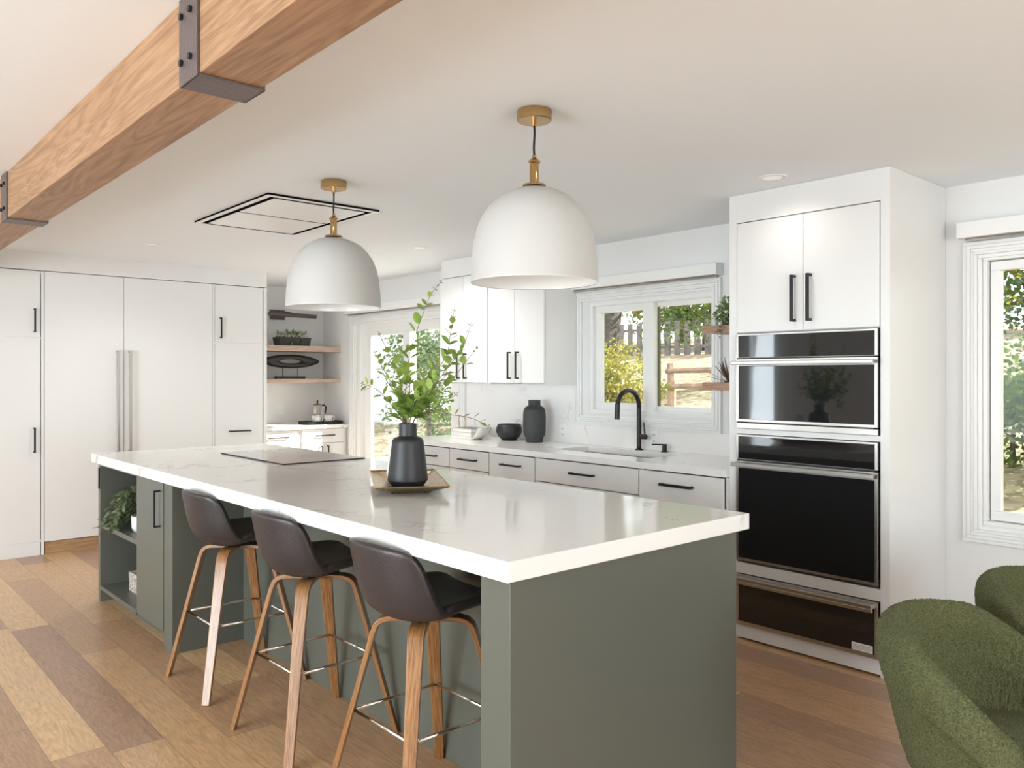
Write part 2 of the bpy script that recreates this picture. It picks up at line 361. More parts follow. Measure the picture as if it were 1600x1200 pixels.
# ---------------------------------------------------------------- the setting
CZ = 2.369; WY = 4.42
X0, X1, Y0 = -8.2, 3.4, -3.5
struct('floor', bx((X0, X1, Y0, WY+0.15, -0.1, 0)), M['floor'])
struct('ceiling', bx((X0, X1, Y0, WY+0.15, CZ, CZ+0.15)), M['ceil'])
struct('wall_left', bx((X0-0.15, X0, Y0, WY+0.15, -0.1, CZ+0.15)), M['wall'])
struct('wall_partition', bx((X0, -7.2, Y0, 0.80, 0, CZ)), M['wall'])
def wall_with_holes(a0, a1, holes, z0, z1, fn):
    """holes: (lo, hi, zlo, zhi) sorted; fn(lo,hi,z0,z1) -> box tuple"""
    r = []; cur = a0
    for lo, hi, zl, zh in holes:
        r.append(fn(cur, lo, z0, z1))
        if zl > z0: r.append(fn(lo, hi, z0, zl))
        r.append(fn(lo, hi, zh, z1)); cur = hi
    r.append(fn(cur, a1, z0, z1)); return bx(*r)
KW = (-4.12, -3.0, 1.125, 1.95)      # kitchen window opening
RW = (-1.455, 0.45, 0.66, 1.995)     # dining window opening
PD = (-7.44, -5.68, 0.0, 1.99)       # patio door opening
struct('wall_back', wall_with_holes(X0, X1, [PD, KW, RW], -0.1, CZ, lambda a, b, c, d: (a, b, WY, WY+0.15, c, d)), M['wall'])
struct('wall_front', wall_with_holes(X0, X1, [(-6.95, -6.4, 0.2, 2.2), (-4.2, -0.4, 0.2, 2.3)], 0, CZ, lambda a, b, c, d: (a, b, Y0-0.12, Y0, c, d)), M['wall'])
struct('wall_right', wall_with_holes(Y0, WY, [(-1.7, 2.5, 0.3, 2.3)], 0, CZ, lambda a, b, c, d: (X1, X1+0.12, a, b, c, d)), M['wall'])
def frame_boxes(a0, a1, z0, z1, w_, fn):
    return [fn(a0, a1, z1-w_, z1), fn(a0, a1, z0, z0+w_), fn(a0, a0+w_, z0+w_, z1-w_), fn(a1-w_, a1, z0+w_, z1-w_)]
# living-room windows behind the viewer
for i, (a, b) in enumerate([(-6.95, -6.4), (-4.2, -0.4)]):
    f = frame_boxes(a, b, 0.2, 2.2 + 0.1*i, 0.07, lambda p, q, r_, s: (p, q, Y0-0.08, Y0+0.02, r_, s))
    if i: f.append(((a+b)/2-0.03, (a+b)/2+0.03, Y0-0.08, Y0+0.02, 0.27, 2.23))
    wo = struct('window_%d' % (3+i), bx(*f), M['trim'])
    struct('pane', bx((a+0.05, b-0.05, Y0-0.05, Y0-0.044, 0.25, 2.15 + 0.1*i)), M['pane'], parent=wo)
f = frame_boxes(-1.7, 2.5, 0.3, 2.3, 0.07, lambda p, q, r_, s: (X1-0.02, X1+0.08, p, q, r_, s)); f.append((X1-0.02, X1+0.08, 0.37, 0.43, 0.37, 2.23))
wo = struct('window_5', bx(*f), M['trim']); struct('pane', bx((X1+0.04, X1+0.046, -1.65, 2.45, 0.35, 2.25)), M['pane'], parent=wo)
struct('baseboard_right', bx((-1.62, X1, WY-0.015, WY, 0, 0.11)), M['trim'], 0.003)

def casing(x0, x1, z0, z1, wd, bottom=True):
    """stepped profile moulding around an opening edge x0..x1, z0..z1 (outer), width wd"""
    b = BM()
    for k, (inset, t) in enumerate([(0.0, 0.024), (wd*0.22, 0.03), (wd*0.42, 0.022), (wd*0.6, 0.027), (wd*0.78, 0.016)]):
        nxt = [wd*0.22, wd*0.42, wd*0.6, wd*0.78, wd][k]; a0, a1, c0, c1 = x0+inset, x1-inset, z0+(inset if bottom else 0), z1-inset; ww = nxt-inset
        box(b, a0, a1, WY-t, WY, c1-ww, c1)
        if bottom: box(b, a0, a1, WY-t, WY, c0, c0+ww)
        box(b, a0, a0+ww, WY-t, WY, c0+(ww if bottom else 0), c1-ww); box(b, a1-ww, a1, WY-t, WY, c0+(ww if bottom else 0), c1-ww)
    return b
# window_1 over the sink
w1 = struct('window_1', casing(-4.269, -2.965, 1.035, 2.033, 0.075), M['trim'], 0.003)
fy = (WY+0.0, WY+0.12)
fr = frame_boxes(KW[0], KW[1], KW[2], KW[3], 0.032, lambda a, b, c, d: (a, b, fy[0], fy[1], c, d))
struct('window_frame', bx(*fr, (-3.64, -3.545, WY+0.03, WY+0.10, KW[2]+0.03, KW[3]-0.03)), M['trim'], 0.003, w1)
sash = frame_boxes(-4.09, -3.575, 1.155, 1.92, 0.052, lambda a, b, c, d: (a, b, WY+0.035, WY+0.075, c, d))
struct('sash', bx(*sash), M['trim'], 0.003, w1)
struct('sash', bx(*frame_boxes(-3.6, -3.03, 1.155, 1.92, 0.035, lambda a, b, c, d: (a, b, WY+0.075, WY+0.11, c, d))), M['trim'], 0.003, w1)
struct('seal_strip', bx((-3.567, -3.535, WY+0.078, WY+0.10, 1.19, 1.885)), plain('olive_seal', (0.09, 0.10, 0.03), 0.4), 0.0, w1)
struct('pane', bx((-4.045, -3.62, WY+0.052, WY+0.056, 1.2, 1.875)), M['pane'], parent=w1)
struct('pane', bx((-3.57, -3.06, WY+0.09, WY+0.094, 1.18, 1.89)), M['pane'], parent=w1)
# window_2 in the dining corner
w2 = struct('window_2', casing(-1.54, 0.53, 0.572, 2.072, 0.085), M['trim'], 0.003)
fr = frame_boxes(RW[0], RW[1], RW[2], RW[3], 0.02, lambda a, b, c, d: (a, b, fy[0], fy[1], c, d))
struct('window_frame', bx(*fr, (-0.53, -0.47, WY+0.02, WY+0.10, RW[2]+0.02, RW[3]-0.02)), M['trim'], 0.003, w2)
for a, b in ((-1.43, -0.53), (-0.47, 0.425)):
    struct('sash', bx(*frame_boxes(a, b, 0.685, 1.97, 0.045, lambda p, q, c, d: (p, q, WY+0.03, WY+0.075, c, d))), M['trim'], 0.003, w2)
    struct('pane', bx((a+0.05, b-0.05, WY+0.05, WY+0.054, 0.735, 1.92)), M['pane'], parent=w2)
# door_1: sliding patio door
d1 = struct('door_1', casing(-7.585, -5.6, 0.0, 2.05, 0.115, False), M['trim'], 0.003)
fr = frame_boxes(PD[0], PD[1], PD[2], PD[3], 0.04, lambda a, b, c, d: (a, b, fy[0], fy[1], c, d))
struct('door_frame', bx(*fr), M['trim'], 0.003, d1)
struct('door_panel', bx(*frame_boxes(-7.40, -6.5, 0.04, 1.95, 0.13, lambda p, q, c, d: (p, q, WY+0.055, WY+0.09, c, d))), M['trim'], 0.003, d1)
struct('door_panel', bx(*frame_boxes(-6.61, -5.72, 0.04, 1.95, 0.115, lambda p, q, c, d: (p, q, WY+0.01, WY+0.045, c, d))), M['trim'], 0.003, d1)
struct('pane', bx((-7.30, -6.60, WY+0.07, WY+0.074, 0.15, 1.85)), M['pane'], parent=d1)
struct('pane', bx((-6.52, -5.81, WY+0.025, WY+0.029, 0.13, 1.86)), M['pane'], parent=d1)
struct('door_handle', bx((-6.57, -6.545, WY-0.03, WY+0.01, 0.9, 1.15)), M['blackm'], 0.004, d1)
# soffits over the cabinets
struct('trim_1', bx((X0, -7.18, 0.80, 3.29, 2.230, CZ)), M['cab'])
struct('trim_2', bx((-5.50, -4.232, 4.075, WY, 2.222, CZ)), M['cab'])

# ceiling beam with its steel straps
bt = thing('ceiling_beam', 'long brown timber beam fixed under the white ceiling', 'beam', (-3.5, 0.826, 2.152))
bb = bx((-7.2, 0.6, 0.745, 0.908, 2.152, CZ)); bmesh.ops.subdivide_edges(bb, edges=[e for e in bb.edges if abs(e.verts[0].co.x-e.verts[1].co.x) > 1], cuts=3)
obj('timber', bb, M['beam'], bt, bevel=0.003)
for sx in (-2.068, -4.50, -6.9):
    st = bx((sx-0.062, sx+0.062, 0.739, 0.914, 2.144, 2.152), (sx-0.062, sx+0.062, 0.737, 0.745, 2.144, CZ), (sx-0.062, sx+0.062, 0.908, 0.916, 2.144, CZ))
    so = obj('steel_strap', st, M['bronze'], bt, bevel=0.002, label='dark steel strap wrapped under the beam')
    for bxx, bz in ((-0.037, 2.200), (0.025, 2.200), (-0.037, 2.318), (0.025, 2.318)):
        q = BM(); tube(q, [(sx+bxx, 0.737, bz), (sx+bxx, 0.729, bz)], 0.0085, 6); tube(q, [(sx+bxx, 0.916, bz), (sx+bxx, 0.924, bz)], 0.0085, 6)
        obj('bolt', q, M['blackm'], so)

# ceiling extractor
ht = thing('ceiling_extractor', 'flush white two-panel extractor with dark gaps set in the ceiling', 'extractor hood', (-4.56, 2.19, CZ))
hx0, hx1, hy0, hy1 = -5.09, -4.03, 1.852, 2.543
obj('backing', bx((hx0+0.004, hx1-0.004, hy0+0.004, hy1-0.004, CZ-0.0125, CZ)), M['dark'], ht)
obj('frame', bx(*[(a, b, c, d, CZ-0.015, CZ-0.0125) for a, b, c, d in ((hx0, hx1, hy0, hy0+0.03), (hx0, hx1, hy1-0.03, hy1), (hx0, hx0+0.03, hy0+0.03, hy1-0.03), (hx1-0.03, hx1, hy0+0.03, hy1-0.03))]), M['trim'], ht)
for a, b in ((hx0+0.066, -4.574), (-4.546, hx1-0.066)):
    obj('panel', bx((a, b, hy0+0.066, hy1-0.066, CZ-0.0155, CZ-0.0125)), plain('white_glass', (0.88, 0.88, 0.88), 0.3), ht)
# recessed lights
for i, (x, y, lb) in enumerate([(-6.173, 1.932, 'small round white downlight in the ceiling near the fridge wall'), (-2.10, 3.556, 'small round white downlight in the ceiling in front of the oven tower'), (-5.016, 3.505, 'small round white downlight in the ceiling beside the upper cabinets')]):
    t = thing('recessed_light', lb, 'light', (x, y, CZ), group='recessed ceiling lights')
    b = BM(); lathe(b, [(0.045, CZ), (0.045, CZ-0.004), (0.066, CZ-0.005), (0.068, CZ)], x, y, 32); obj('trim_ring', b, M['trim'], t, smooth=True)
    b = BM(); lathe(b, [(0, CZ-0.002), (0.046, CZ-0.002)], x, y, 32); obj('lens', b, M['lens'], t)
    ld = bpy.data.lights.new('downlight', 'SPOT'); ld.energy = (36, 4, 50)[i]; ld.spot_size = 2.7; ld.spot_blend = 0.9; ld.shadow_soft_size = 0.05; ld.color = (1.0, 0.96, 0.90)
    lo = bpy.data.objects.new('downlight', ld); C.objects.link(lo); lo.location = (x, y, CZ-0.012)

# ---------------------------------------------------------------- pendants
def make_pendant(x, y, label):
    t = thing('pendant_lamp', label, 'pendant lamp', (x, y, 1.742), group='dome pendants over the island')
    b = BM(); lathe(b, [(0, CZ), (0.062, CZ), (0.064, CZ-0.004), (0.064, CZ-0.036), (0.061, CZ-0.039), (0, CZ-0.039)], x, y, 40); c = obj('canopy', b, M['brass'], t, smooth=True, autos=True)
    b = BM(); tube(b, [(x, y, CZ-0.038), (x, y, CZ-0.058)], [0.008, 0.008], 12); obj('strain_relief', b, M['brass'], c)
    b = BM(); pts = [(x+0.002*math.sin(k*0.9), y, CZ-0.055-(CZ-0.055-2.19)*k/8) for k in range(9)]; tube(b, pts, 0.0042, 8); obj('cord', b, M['blackm'], t, smooth=True)
    b = BM(); tube(b, [(x, y, 2.205), (x, y, 2.193)], 0.008, 12); lathe(b, [(0, 2.194), (0.012, 2.194), (0.022, 2.184), (0.022, 2.178), (0.0165, 2.176), (0.0165, 2.10), (0.042, 2.098), (0.043, 2.092), (0, 2.092)], x, y, 28)
    obj('socket', b, M['brass'], t, smooth=True, autos=True)
    b = BM()
    tube(b, [(x-0.036, y+0.02, 2.094), (x-0.024, y+0.013, 2.172), (x-0.018, y+0.01, 2.184), (x-0.008, y+0.004, 2.187)], 0.0028, 6)
    tube(b, [(x+0.036, y-0.02, 2.094), (x+0.024, y-0.013, 2.172), (x+0.018, y-0.01, 2.184), (x+0.008, y-0.004, 2.187)], 0.0028, 6)
    obj('yoke', b, M['brass'], t, smooth=True)
    H = 0.349; RR = 0.233; prof = []
    key = [(0.0, 0.055), (0.012, 0.10), (0.03, 0.265), (0.045, 0.34), (0.08, 0.46), (0.13, 0.585), (0.22, 0.72), (0.32, 0.825), (0.45, 0.905), (0.6, 0.955), (0.8, 0.985), (1.0, 1.0)]
    for h, r in key: prof.append((r*RR, 2.091 - h*H))
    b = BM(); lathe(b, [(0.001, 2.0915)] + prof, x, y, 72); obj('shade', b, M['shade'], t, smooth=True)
    b = BM(); inn = [(max(r-0.004, 0.001), z-0.003 if i < len(prof)-1 else z) for i, (r, z) in enumerate(prof)]
    lathe(b, [(0.001, 2.087)] + inn, x, y, 72)
    lathe(b, [(prof[-1][0], prof[-1][1]), (prof[-1][0]-0.001, prof[-1][1]-0.002), (prof[-1][0]-0.004, prof[-1][1])], x, y, 72)
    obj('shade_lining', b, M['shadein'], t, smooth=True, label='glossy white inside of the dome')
    b = BM(); lathe(b, [(0, 2.0), (0.02, 2.005), (0.03, 2.03), (0.022, 2.06), (0.014, 2.086)], x, y, 20); obj('bulb', b, M['white'], t, smooth=True)
make_pendant(-2.150, 2.012, 'white dome pendant with brass canopy hanging nearest, left of the window')
make_pendant(-3.590, 1.995, 'white dome pendant hanging over the cooktop end of the island')

# ---------------------------------------------------------------- island
it = thing('kitchen_island', 'dark sage green island base with open shelves and a door, under the white worktop', 'kitchen island', (-3.5, 1.9, 0))
YF = 1.41
obj('left_post', bx((-5.50, -5.455, YF, 2.47, 0, 0.862)), M['green'], it, bevel=0.002)
obj('divider', bx((-4.745, -4.727, YF+0.02, 2.47, 0.09, 0.862)), M['green'], it)
obj('cabinet_side', bx((-4.29, -4.17, YF, 1.80, 0, 0.862), (-4.19, -4.17, 1.80, 2.47, 0, 0.862)), M['green'], it, bevel=0.002)
obj('shelf', bx((-5.455, -4.745, YF+0.01, 1.95, 0.456, 0.485)), M['green'], it, bevel=0.0015)
obj('shelf', bx((-5.455, -4.745, YF+0.0, 1.95, 0.075, 0.10)), M['green'], it, bevel=0.0015)
obj('top_rail', bx((-5.455, -4.745, YF, 1.95, 0.845, 0.862)), M['green'], it)
obj('back_board', bx((-5.455, -4.19, 1.95, 1.97, 0.0, 0.862)), M['green'], it)
obj('toe_kick', bx((-5.455, -4.29, YF+0.075, YF+0.095, 0, 0.075)), M['green'], it)
dr = obj('door', bx((-4.724, -4.294, YF-0.004, YF+0.016, 0.09, 0.852)), M['green'], it, bevel=0.0015)
pull(dr, (-4.335, YF-0.004, 0.715), 0.192, 'z', (0, -1, 0), off=0.03, bw=0.009)
obj('seating_panel', bx((-4.17, -1.72, 1.78, 1.80, 0, 0.862)), M['green'], it, bevel=0.001)
obj('kitchen_side_panel', bx((-5.455, -1.72, 2.45, 2.47, 0.09, 0.862)), M['green'], it)
obj('end_panel', bx((-1.722, -1.60, YF, 2.47, 0, 0.862)), M['green'], it, bevel=0.002)
ot = thing('pop_up_outlet', 'steel socket plate at the top corner of the island by the fridge', 'outlet', (-5.49, YF, 0.70))
obj('plate', bx((-5.498, -5.472, YF-0.006, YF, 0.70, 0.835)), M['steel'], ot, bevel=0.001)
obj('socket_strip', bx((-5.471, -5.458, YF-0.008, YF, 0.70, 0.83)), M['blackm'], ot, bevel=0.001)
wt = obj('island_worktop', bx((-5.508, -1.567, 1.372, 2.50, 0.864, 0.92)), M['quartz'], bevel=0.003)
tag(wt, 'thick white veined quartz slab on top of the green island', 'worktop'); origin_to_base(wt)
ct = thing('cooktop', 'thin grey marbled glass cooktop lying on the island worktop', 'cooktop', (-4.51, 2.22, 0.92))
obj('rim', bx((-4.945, -4.085, 1.965, 2.475, 0.9205, 0.9265)), M['blackm'], ct, bevel=0.001)
obj('glass', bx((-4.940, -4.090, 1.970, 2.470, 0.9265, 0.9285)), M['cook'], ct)

# ---------------------------------------------------------------- stools
def make_stool():
    t = thing('bar_stool', '', 'bar stool', (0, 0, 0), group='leather bar stools along the island')
    # shell: v from front seat edge to back top
    prof = [(0.205, 0.658, 0.150), (0.20, 0.668, 0.172), (0.15, 0.671, 0.190), (0.05, 0.660, 0.203), (-0.04, 0.650, 0.206), (-0.095, 0.647, 0.204), (-0.145, 0.660, 0.200), (-0.175, 0.698, 0.198), (-0.193, 0.760, 0.196), (-0.205, 0.825, 0.189), (-0.213, 0.870, 0.177), (-0.216, 0.888, 0.152)]
    b = BM(); rows = []; nU = 11
    for i, (y, z, hw) in enumerate(prof):
        j = i/(len(prof)-1); row = []
        seatness = 1 - min(max((j-0.35)/0.35, 0), 1)
        up_ = 0.050*min(1, j*2.2 + 0.15)*seatness; fw_ = 0.075*(1-seatness) + 0.045*math.exp(-((j-0.55)/0.14)**2)
        if j > 0.8: fw_ *= 1 - (j-0.8)*2.0
        for k in range(nU):
            u = -1 + 2*k/(nU-1); e = abs(u)**2.6
            row.append(b.verts.new((u*hw, y + fw_*e, z + up_*e - (0.012*e if j > 0.85 else 0))))
        rows.append(row)
    for a, c in zip(rows, rows[1:]):
        for k in range(nU-1): b.faces.new((a[k], a[k+1], c[k+1], c[k]))
    o = obj('seat_shell', b, M['leather'], t, smooth=True, local=True, solid=0.035, subsurf=2)
    o.modifiers['s'].offset = 0; o.modifiers['s'].use_even_offset = True
    for sx, sy in ((-1, -1), (1, -1), (-1, 1), (1, 1)):
        d = Vector((sx, sy, 0)).normalized(); wd = Vector((-d.y, d.x, 0))
        rz = [(0.02, 0.615), (0.07, 0.615), (0.115, 0.613), (0.140, 0.606), (0.156, 0.592), (0.167, 0.565), (0.20, 0.450), (0.255, 0.255), (0.327, 0.0)]
        ws = [0.052, 0.054, 0.055, 0.054, 0.052, 0.050, 0.046, 0.041, 0.034]
        b = BM(); strip(b, [d*r_ + Vector((0, 0, z_)) for r_, z_ in rz], wd, ws, 0.017)
        obj('leg', b, M['bent'], t, local=True, bevel=0.0025, smooth=True, autos=True)
    b = bx((-0.07, 0.07, -0.07, 0.07, 0.6235, 0.634)); tube(b, [(0, 0, 0.630), (0, 0, 0.645)], 0.05, 12)
    obj('mount_plate', b, M['blackm'], t, local=True)
    q = 0.166; z = 0.305; b = BM()
    for a, c in (((-q, -q), (q, -q)), ((q, -q), (q, q)), ((q, q), (-q, q)), ((-q, q), (-q, -q))): tube(b, [(*a, z), (*c, z)], 0.0058, 10)
    obj('footrest', b, M['chrome'], t, local=True, smooth=True)
    return t
s0 = make_stool(); s0.location = (-3.66, 1.53, 0); s0['label'] = 'dark leather bar stool on walnut legs, nearest the green cabinet door'
dup(s0, (-2.905, 1.53, 0), 0.02, 'dark leather bar stool on walnut legs, between the two others')
dup(s0, (-2.165, 1.535, 0), 0.0, 'dark leather bar stool on walnut legs, beside the green end panel')

# ---------------------------------------------------------------- fridge wall
FX = -7.18
def carcass(name, parent, x0, x1, y0, y1, z0, z1, shelves=(), back='x', mat='cab', th=0.018):
    r = []
    if back == 'x':
        r = [(x0, x1, y0, y0+th, z0, z1), (x0, x1, y1-th, y1, z0, z1), (x0, x0+0.01, y0+th, y1-th, z0, z1)]
        for zz in shelves: r.append((x0+0.01, x1, y0+th, y1-th, zz-th/2, zz+th/2))
    else:
        r = [(x0, x0+th, y0, y1, z0, z1), (x1-th, x1, y0, y1, z0, z1), (x0+th, x1-th, y1-0.01, y1, z0, z1)]
        for zz in shelves: r.append((x0+th, x1-th, y0, y1-0.01, zz-th/2, zz+th/2))
    return obj(name, bx(*r), M[mat], parent, bevel=0.001)
t = thing('tall_cabinet', 'tall white cabinet left of the fridge with two black vertical pulls', 'cabinet', (-7.6, 1.13, 0))
carcass('carcass', t, X0+0.01, FX-0.004, 0.805, 1.450, 0.0, 2.226, (0.112, 1.699, 2.215))
d = obj('door', bx((FX-0.02, FX, 0.826, 1.424, 1.704, 2.222)), M['cab'], t, bevel=0.0015); pull(d, (FX, 1.383, 1.836), 0.186, 'z', (1, 0, 0))
d = obj('door', bx((FX-0.02, FX, 0.826, 1.424, 0.110, 1.698)), M['cab'], t, bevel=0.0015); pull(d, (FX, 1.380, 0.904), 0.196, 'z', (1, 0, 0), off=0.035)
obj('kick_board', bx((FX-0.02, FX, 0.826, 1.424, 0.0, 0.104)), M['cab'], t, bevel=0.0015)
obj('stile', bx((FX-0.004, FX+0.001, 1.429, 1.449, 0, 2.222)), M['cab'], t)
t = thing('refrigerator', 'built-in white panelled double-door fridge with long steel handles', 'refrigerator', (-7.6, 2.11, 0))
obj('cabinet', bx((X0+0.02, FX-0.024, 1.456, 2.778, 0.0, 2.222)), M['carc'], t)
d = obj('door', bx((FX-0.02, FX, 1.453, 2.0355, 0.100, 2.225)), M['cab'], t, bevel=0.0015); pull(d, (FX, 1.985, 1.193), 0.84, 'z', (1, 0, 0), 'steel', 0.016, 0.045)
d = obj('door', bx((FX-0.02, FX, 2.0385, 2.7775, 0.100, 2.225)), M['cab'], t, bevel=0.0015); pull(d, (FX, 2.078, 1.193), 0.84, 'z', (1, 0, 0), 'steel', 0.016, 0.045)
obj('toe_kick', bx((FX-0.024, FX-0.012, 1.457, 2.774, 0.0, 0.095)), M['oakedge'], t, label='wood-toned kick plate')
t = thing('tall_cabinet', 'tall white cabinet right of the fridge with one vertical and one horizontal pull', 'cabinet', (-7.6, 3.03, 0))
carcass('carcass', t, X0+0.01, FX-0.004, 2.780, 3.290, 0.0, 2.226, (0.112, 1.699, 2.215))
d = obj('door', bx((FX-0.02, FX, 2.803, 3.252, 1.704, 2.222)), M['cab'], t, bevel=0.0015); pull(d, (FX, 2.850, 1.836), 0.186, 'z', (1, 0, 0))
d = obj('door', bx((FX-0.02, FX, 2.803, 3.252, 0.110, 1.698)), M['cab'], t, bevel=0.0015); pull(d, (FX, 3.028, 0.902), 0.20, 'y', (1, 0, 0))
obj('stile', bx((FX-0.004, FX+0.001, 2.781, 2.799, 0, 2.222), (FX-0.004, FX+0.001, 3.257, 3.290, 0, 2.222)), M['cab'], t)

# ---------------------------------------------------------------- coffee nook
NX = -7.64
struct('wall_backsplash_nook', bx((X0, X0+0.02, 3.29, WY, 0.893, 1.335)), M['splash'])
nc = obj('nook_worktop', bx((X0+0.02, -7.60, 3.29, WY-0.002, 0.855, 0.893)), M['quartz2'], bevel=0.002); tag(nc, 'white quartz worktop in the coffee nook beside the fridge wall', 'worktop'); origin_to_base(nc)
for i, (a, b_, lb) in enumerate([(3.295, 3.868, 'white base cabinet in the coffee nook, against the fridge wall'), (3.872, 4.415, 'white base cabinet in the coffee nook, against the window wall')]):
    t = thing('base_cabinet', lb, 'cabinet', (-7.9, (a+b_)/2, 0))
    carcass('carcass', t, X0+0.02, NX-0.02, a, b_, 0.0, 0.853, (0.1, 0.698))
    d = obj('drawer', bx((NX-0.02, NX, a+0.014, b_-0.03, 0.706, 0.848)), M['cab'], t, bevel=0.0015)
    ym = (3.626, 4.144)[i]; pull(d, (NX, ym, 0.782), 0.205, 'y', (1, 0, 0))
    mid = (a+0.014+b_-0.03)/2
    for p, q, hy in ((a+0.014, mid-0.002, mid-0.035), (mid+0.002, b_-0.03, mid+0.035)):
        d = obj('door', bx((NX-0.02, NX, p, q, 0.10, 0.700)), M['cab'], t, bevel=0.0015); pull(d, (NX, hy, 0.60), 0.15, 'z', (1, 0, 0))
for z0, z1, lb in ((1.662, 1.720, 'pale wood nook shelf carrying the succulent planter'), (1.333, 1.375, 'pale wood nook shelf carrying the black oval sculpture')):
    o = obj('floating_shelf', bx((X0, -7.80, 3.292, WY, z0, z1)), M['nookw'], bevel=0.002); tag(o, lb, 'shelf', 'nook shelves'); origin_to_base(o)
t = thing('picture_light', 'dark bronze tubular light fixed high in the coffee nook', 'wall light', (X0, 3.86, 2.05))
obj('wall_plate', bx((X0, X0+0.03, 3.79, 3.95, 2.010, 2.115)), M['bronze'], t, bevel=0.002)
b = BM(); tube(b, [(X0+0.03, 3.87, 2.09), (X0+0.10, 3.95, 2.085), (X0+0.15, 4.02, 2.06)], 0.012, 10); obj('arm', b, M['bronze'], t, smooth=True)
b = BM(); tube(b, [(X0+0.16, 3.71, 2.058), (X0+0.16, 4.25, 2.053)], 0.022, 16); obj('light_bar', b, M['bronze'], t, smooth=True, autos=True)
# planter with succulents
px = -7.93
t = thing('planter_box', 'dark rectangular planter of small succulents on the upper nook shelf', 'planter', (px, 3.91, 1.72))
b = BM(); vs = box(b, px-0.07, px+0.07, 3.745, 4.085, 1.7205, 1.81)
for v in vs:
    if v.co.z > 1.78: v.co.y += 0.012 if v.co.y > 3.9 else -0.012; v.co.x += 0.012 if v.co.x > px else -0.012
obj('box', b, M['ribbed'], t, bevel=0.002)
def leafblob(bm, c, r, n, L, W, rnd, flat=1.0, down=0.0):
    for _ in range(n):
        d = Vector((rnd.gauss(0, 1), rnd.gauss(0, 1), rnd.gauss(0, 1)*flat + 0.3 - down)).normalized(); p = Vector(c) + d*r*rnd.uniform(0.15, 1)
        leaf(bm, p, d, L*rnd.uniform(0.7, 1.2), W*rnd.uniform(0.7, 1.2), rnd)
def leaf(bm, p, d, L, W, rnd, fold=0.18):
    d = Vector(d).normalized(); s = d.cross(Vector((rnd.uniform(-.4, .4), rnd.uniform(-.4, .4), 1))).normalized()
    if s.length < 0.1: s = Vector((1, 0, 0))
    nrm = s.cross(d)
    mid = [bm.verts.new(p + d*L*a - nrm*L*c) for a, c in ((0, 0), (0.35, -0.03), (0.7, 0.0), (1.0, 0.08))]
    l = [bm.verts.new(p + d*L*a + s*W*0.5*h + nrm*W*fold*h) for a, h in ((0.2, 0.75), (0.5, 1.0), (0.8, 0.62))]
    r_ = [bm.verts.new(p + d*L*a - s*W*0.5*h + nrm*W*fold*h) for a, h in ((0.2, 0.75), (0.5, 1.0), (0.8, 0.62))]
    for sd in (l, r_):
        bm.faces.new((mid[0], mid[1], sd[0])); bm.faces.new((mid[1], sd[1], sd[0])); bm.faces.new((mid[1], mid[2], sd[1])); bm.faces.new((mid[2], sd[2], sd[1])); bm.faces.new((mid[2], mid[3], sd[2]))
b = BM()
for k in range(9): leafblob(b, (px+R.uniform(-.03, .03), 3.77+k*0.035, 1.825+R.uniform(0, .02)), 0.03, 16, 0.035, 0.018, R)
for yy in (3.875, 3.985):
    for k in range(10): leafblob(b, (px+0.085, yy+R.uniform(-.006, .006), 1.815-k*0.011), 0.008, 4, 0.014, 0.012, R)
obj('succulents', b, M['herb'], t)
# oval sculpture
t = thing('oval_sculpture', 'black pierced oval sculpture on a two-rod stand, lower nook shelf', 'sculpture', (px, 3.90, 1.375))
b = BM(); N = 64; cy_, cz_ = 3.90, 1.558
def ring(sy, sz, dx, sharp):
    out_ = []
    for k in range(N):
        a = 2*PI*k/N; c_, s_ = math.cos(a), math.sin(a)
        yy = sy*math.copysign(abs(c_)**(0.9 if sharp else 1.0), c_); zz = sz*s_*(1 - (0.35*abs(c_)**3 if sharp else 0))
        out_.append(b.verts.new((px+dx, cy_+yy, cz_+zz)))
    return out_
o1 = ring(0.335, 0.070, 0.0, True); f1 = ring(0.27, 0.056, 0.022, True); i1 = ring(0.135, 0.030, 0.022, False); i2 = ring(0.118, 0.021, 0.0, False); i3 = ring(0.135, 0.030, -0.022, False); f2 = ring(0.27, 0.056, -0.022, True)
loops = [o1, f1, i1, i2, i3, f2]
for q, nx in zip(loops, loops[1:]+loops[:1]):
    for k in range(N): b.faces.new((q[k], q[(k+1) % N], nx[(k+1) % N], nx[k]))
obj('oval_disc', b, M['vase'], t, smooth=True)
obj('stand', bx((px-0.03, px+0.03, 3.73, 4.055, 1.3755, 1.398)), M['blackm'], t, bevel=0.001)
for yy in (3.81, 3.98):
    b = BM(); tube(b, [(px, yy, 1.39), (px, yy, 1.505)], 0.004, 8); obj('rod', b, M['blackm'], t)
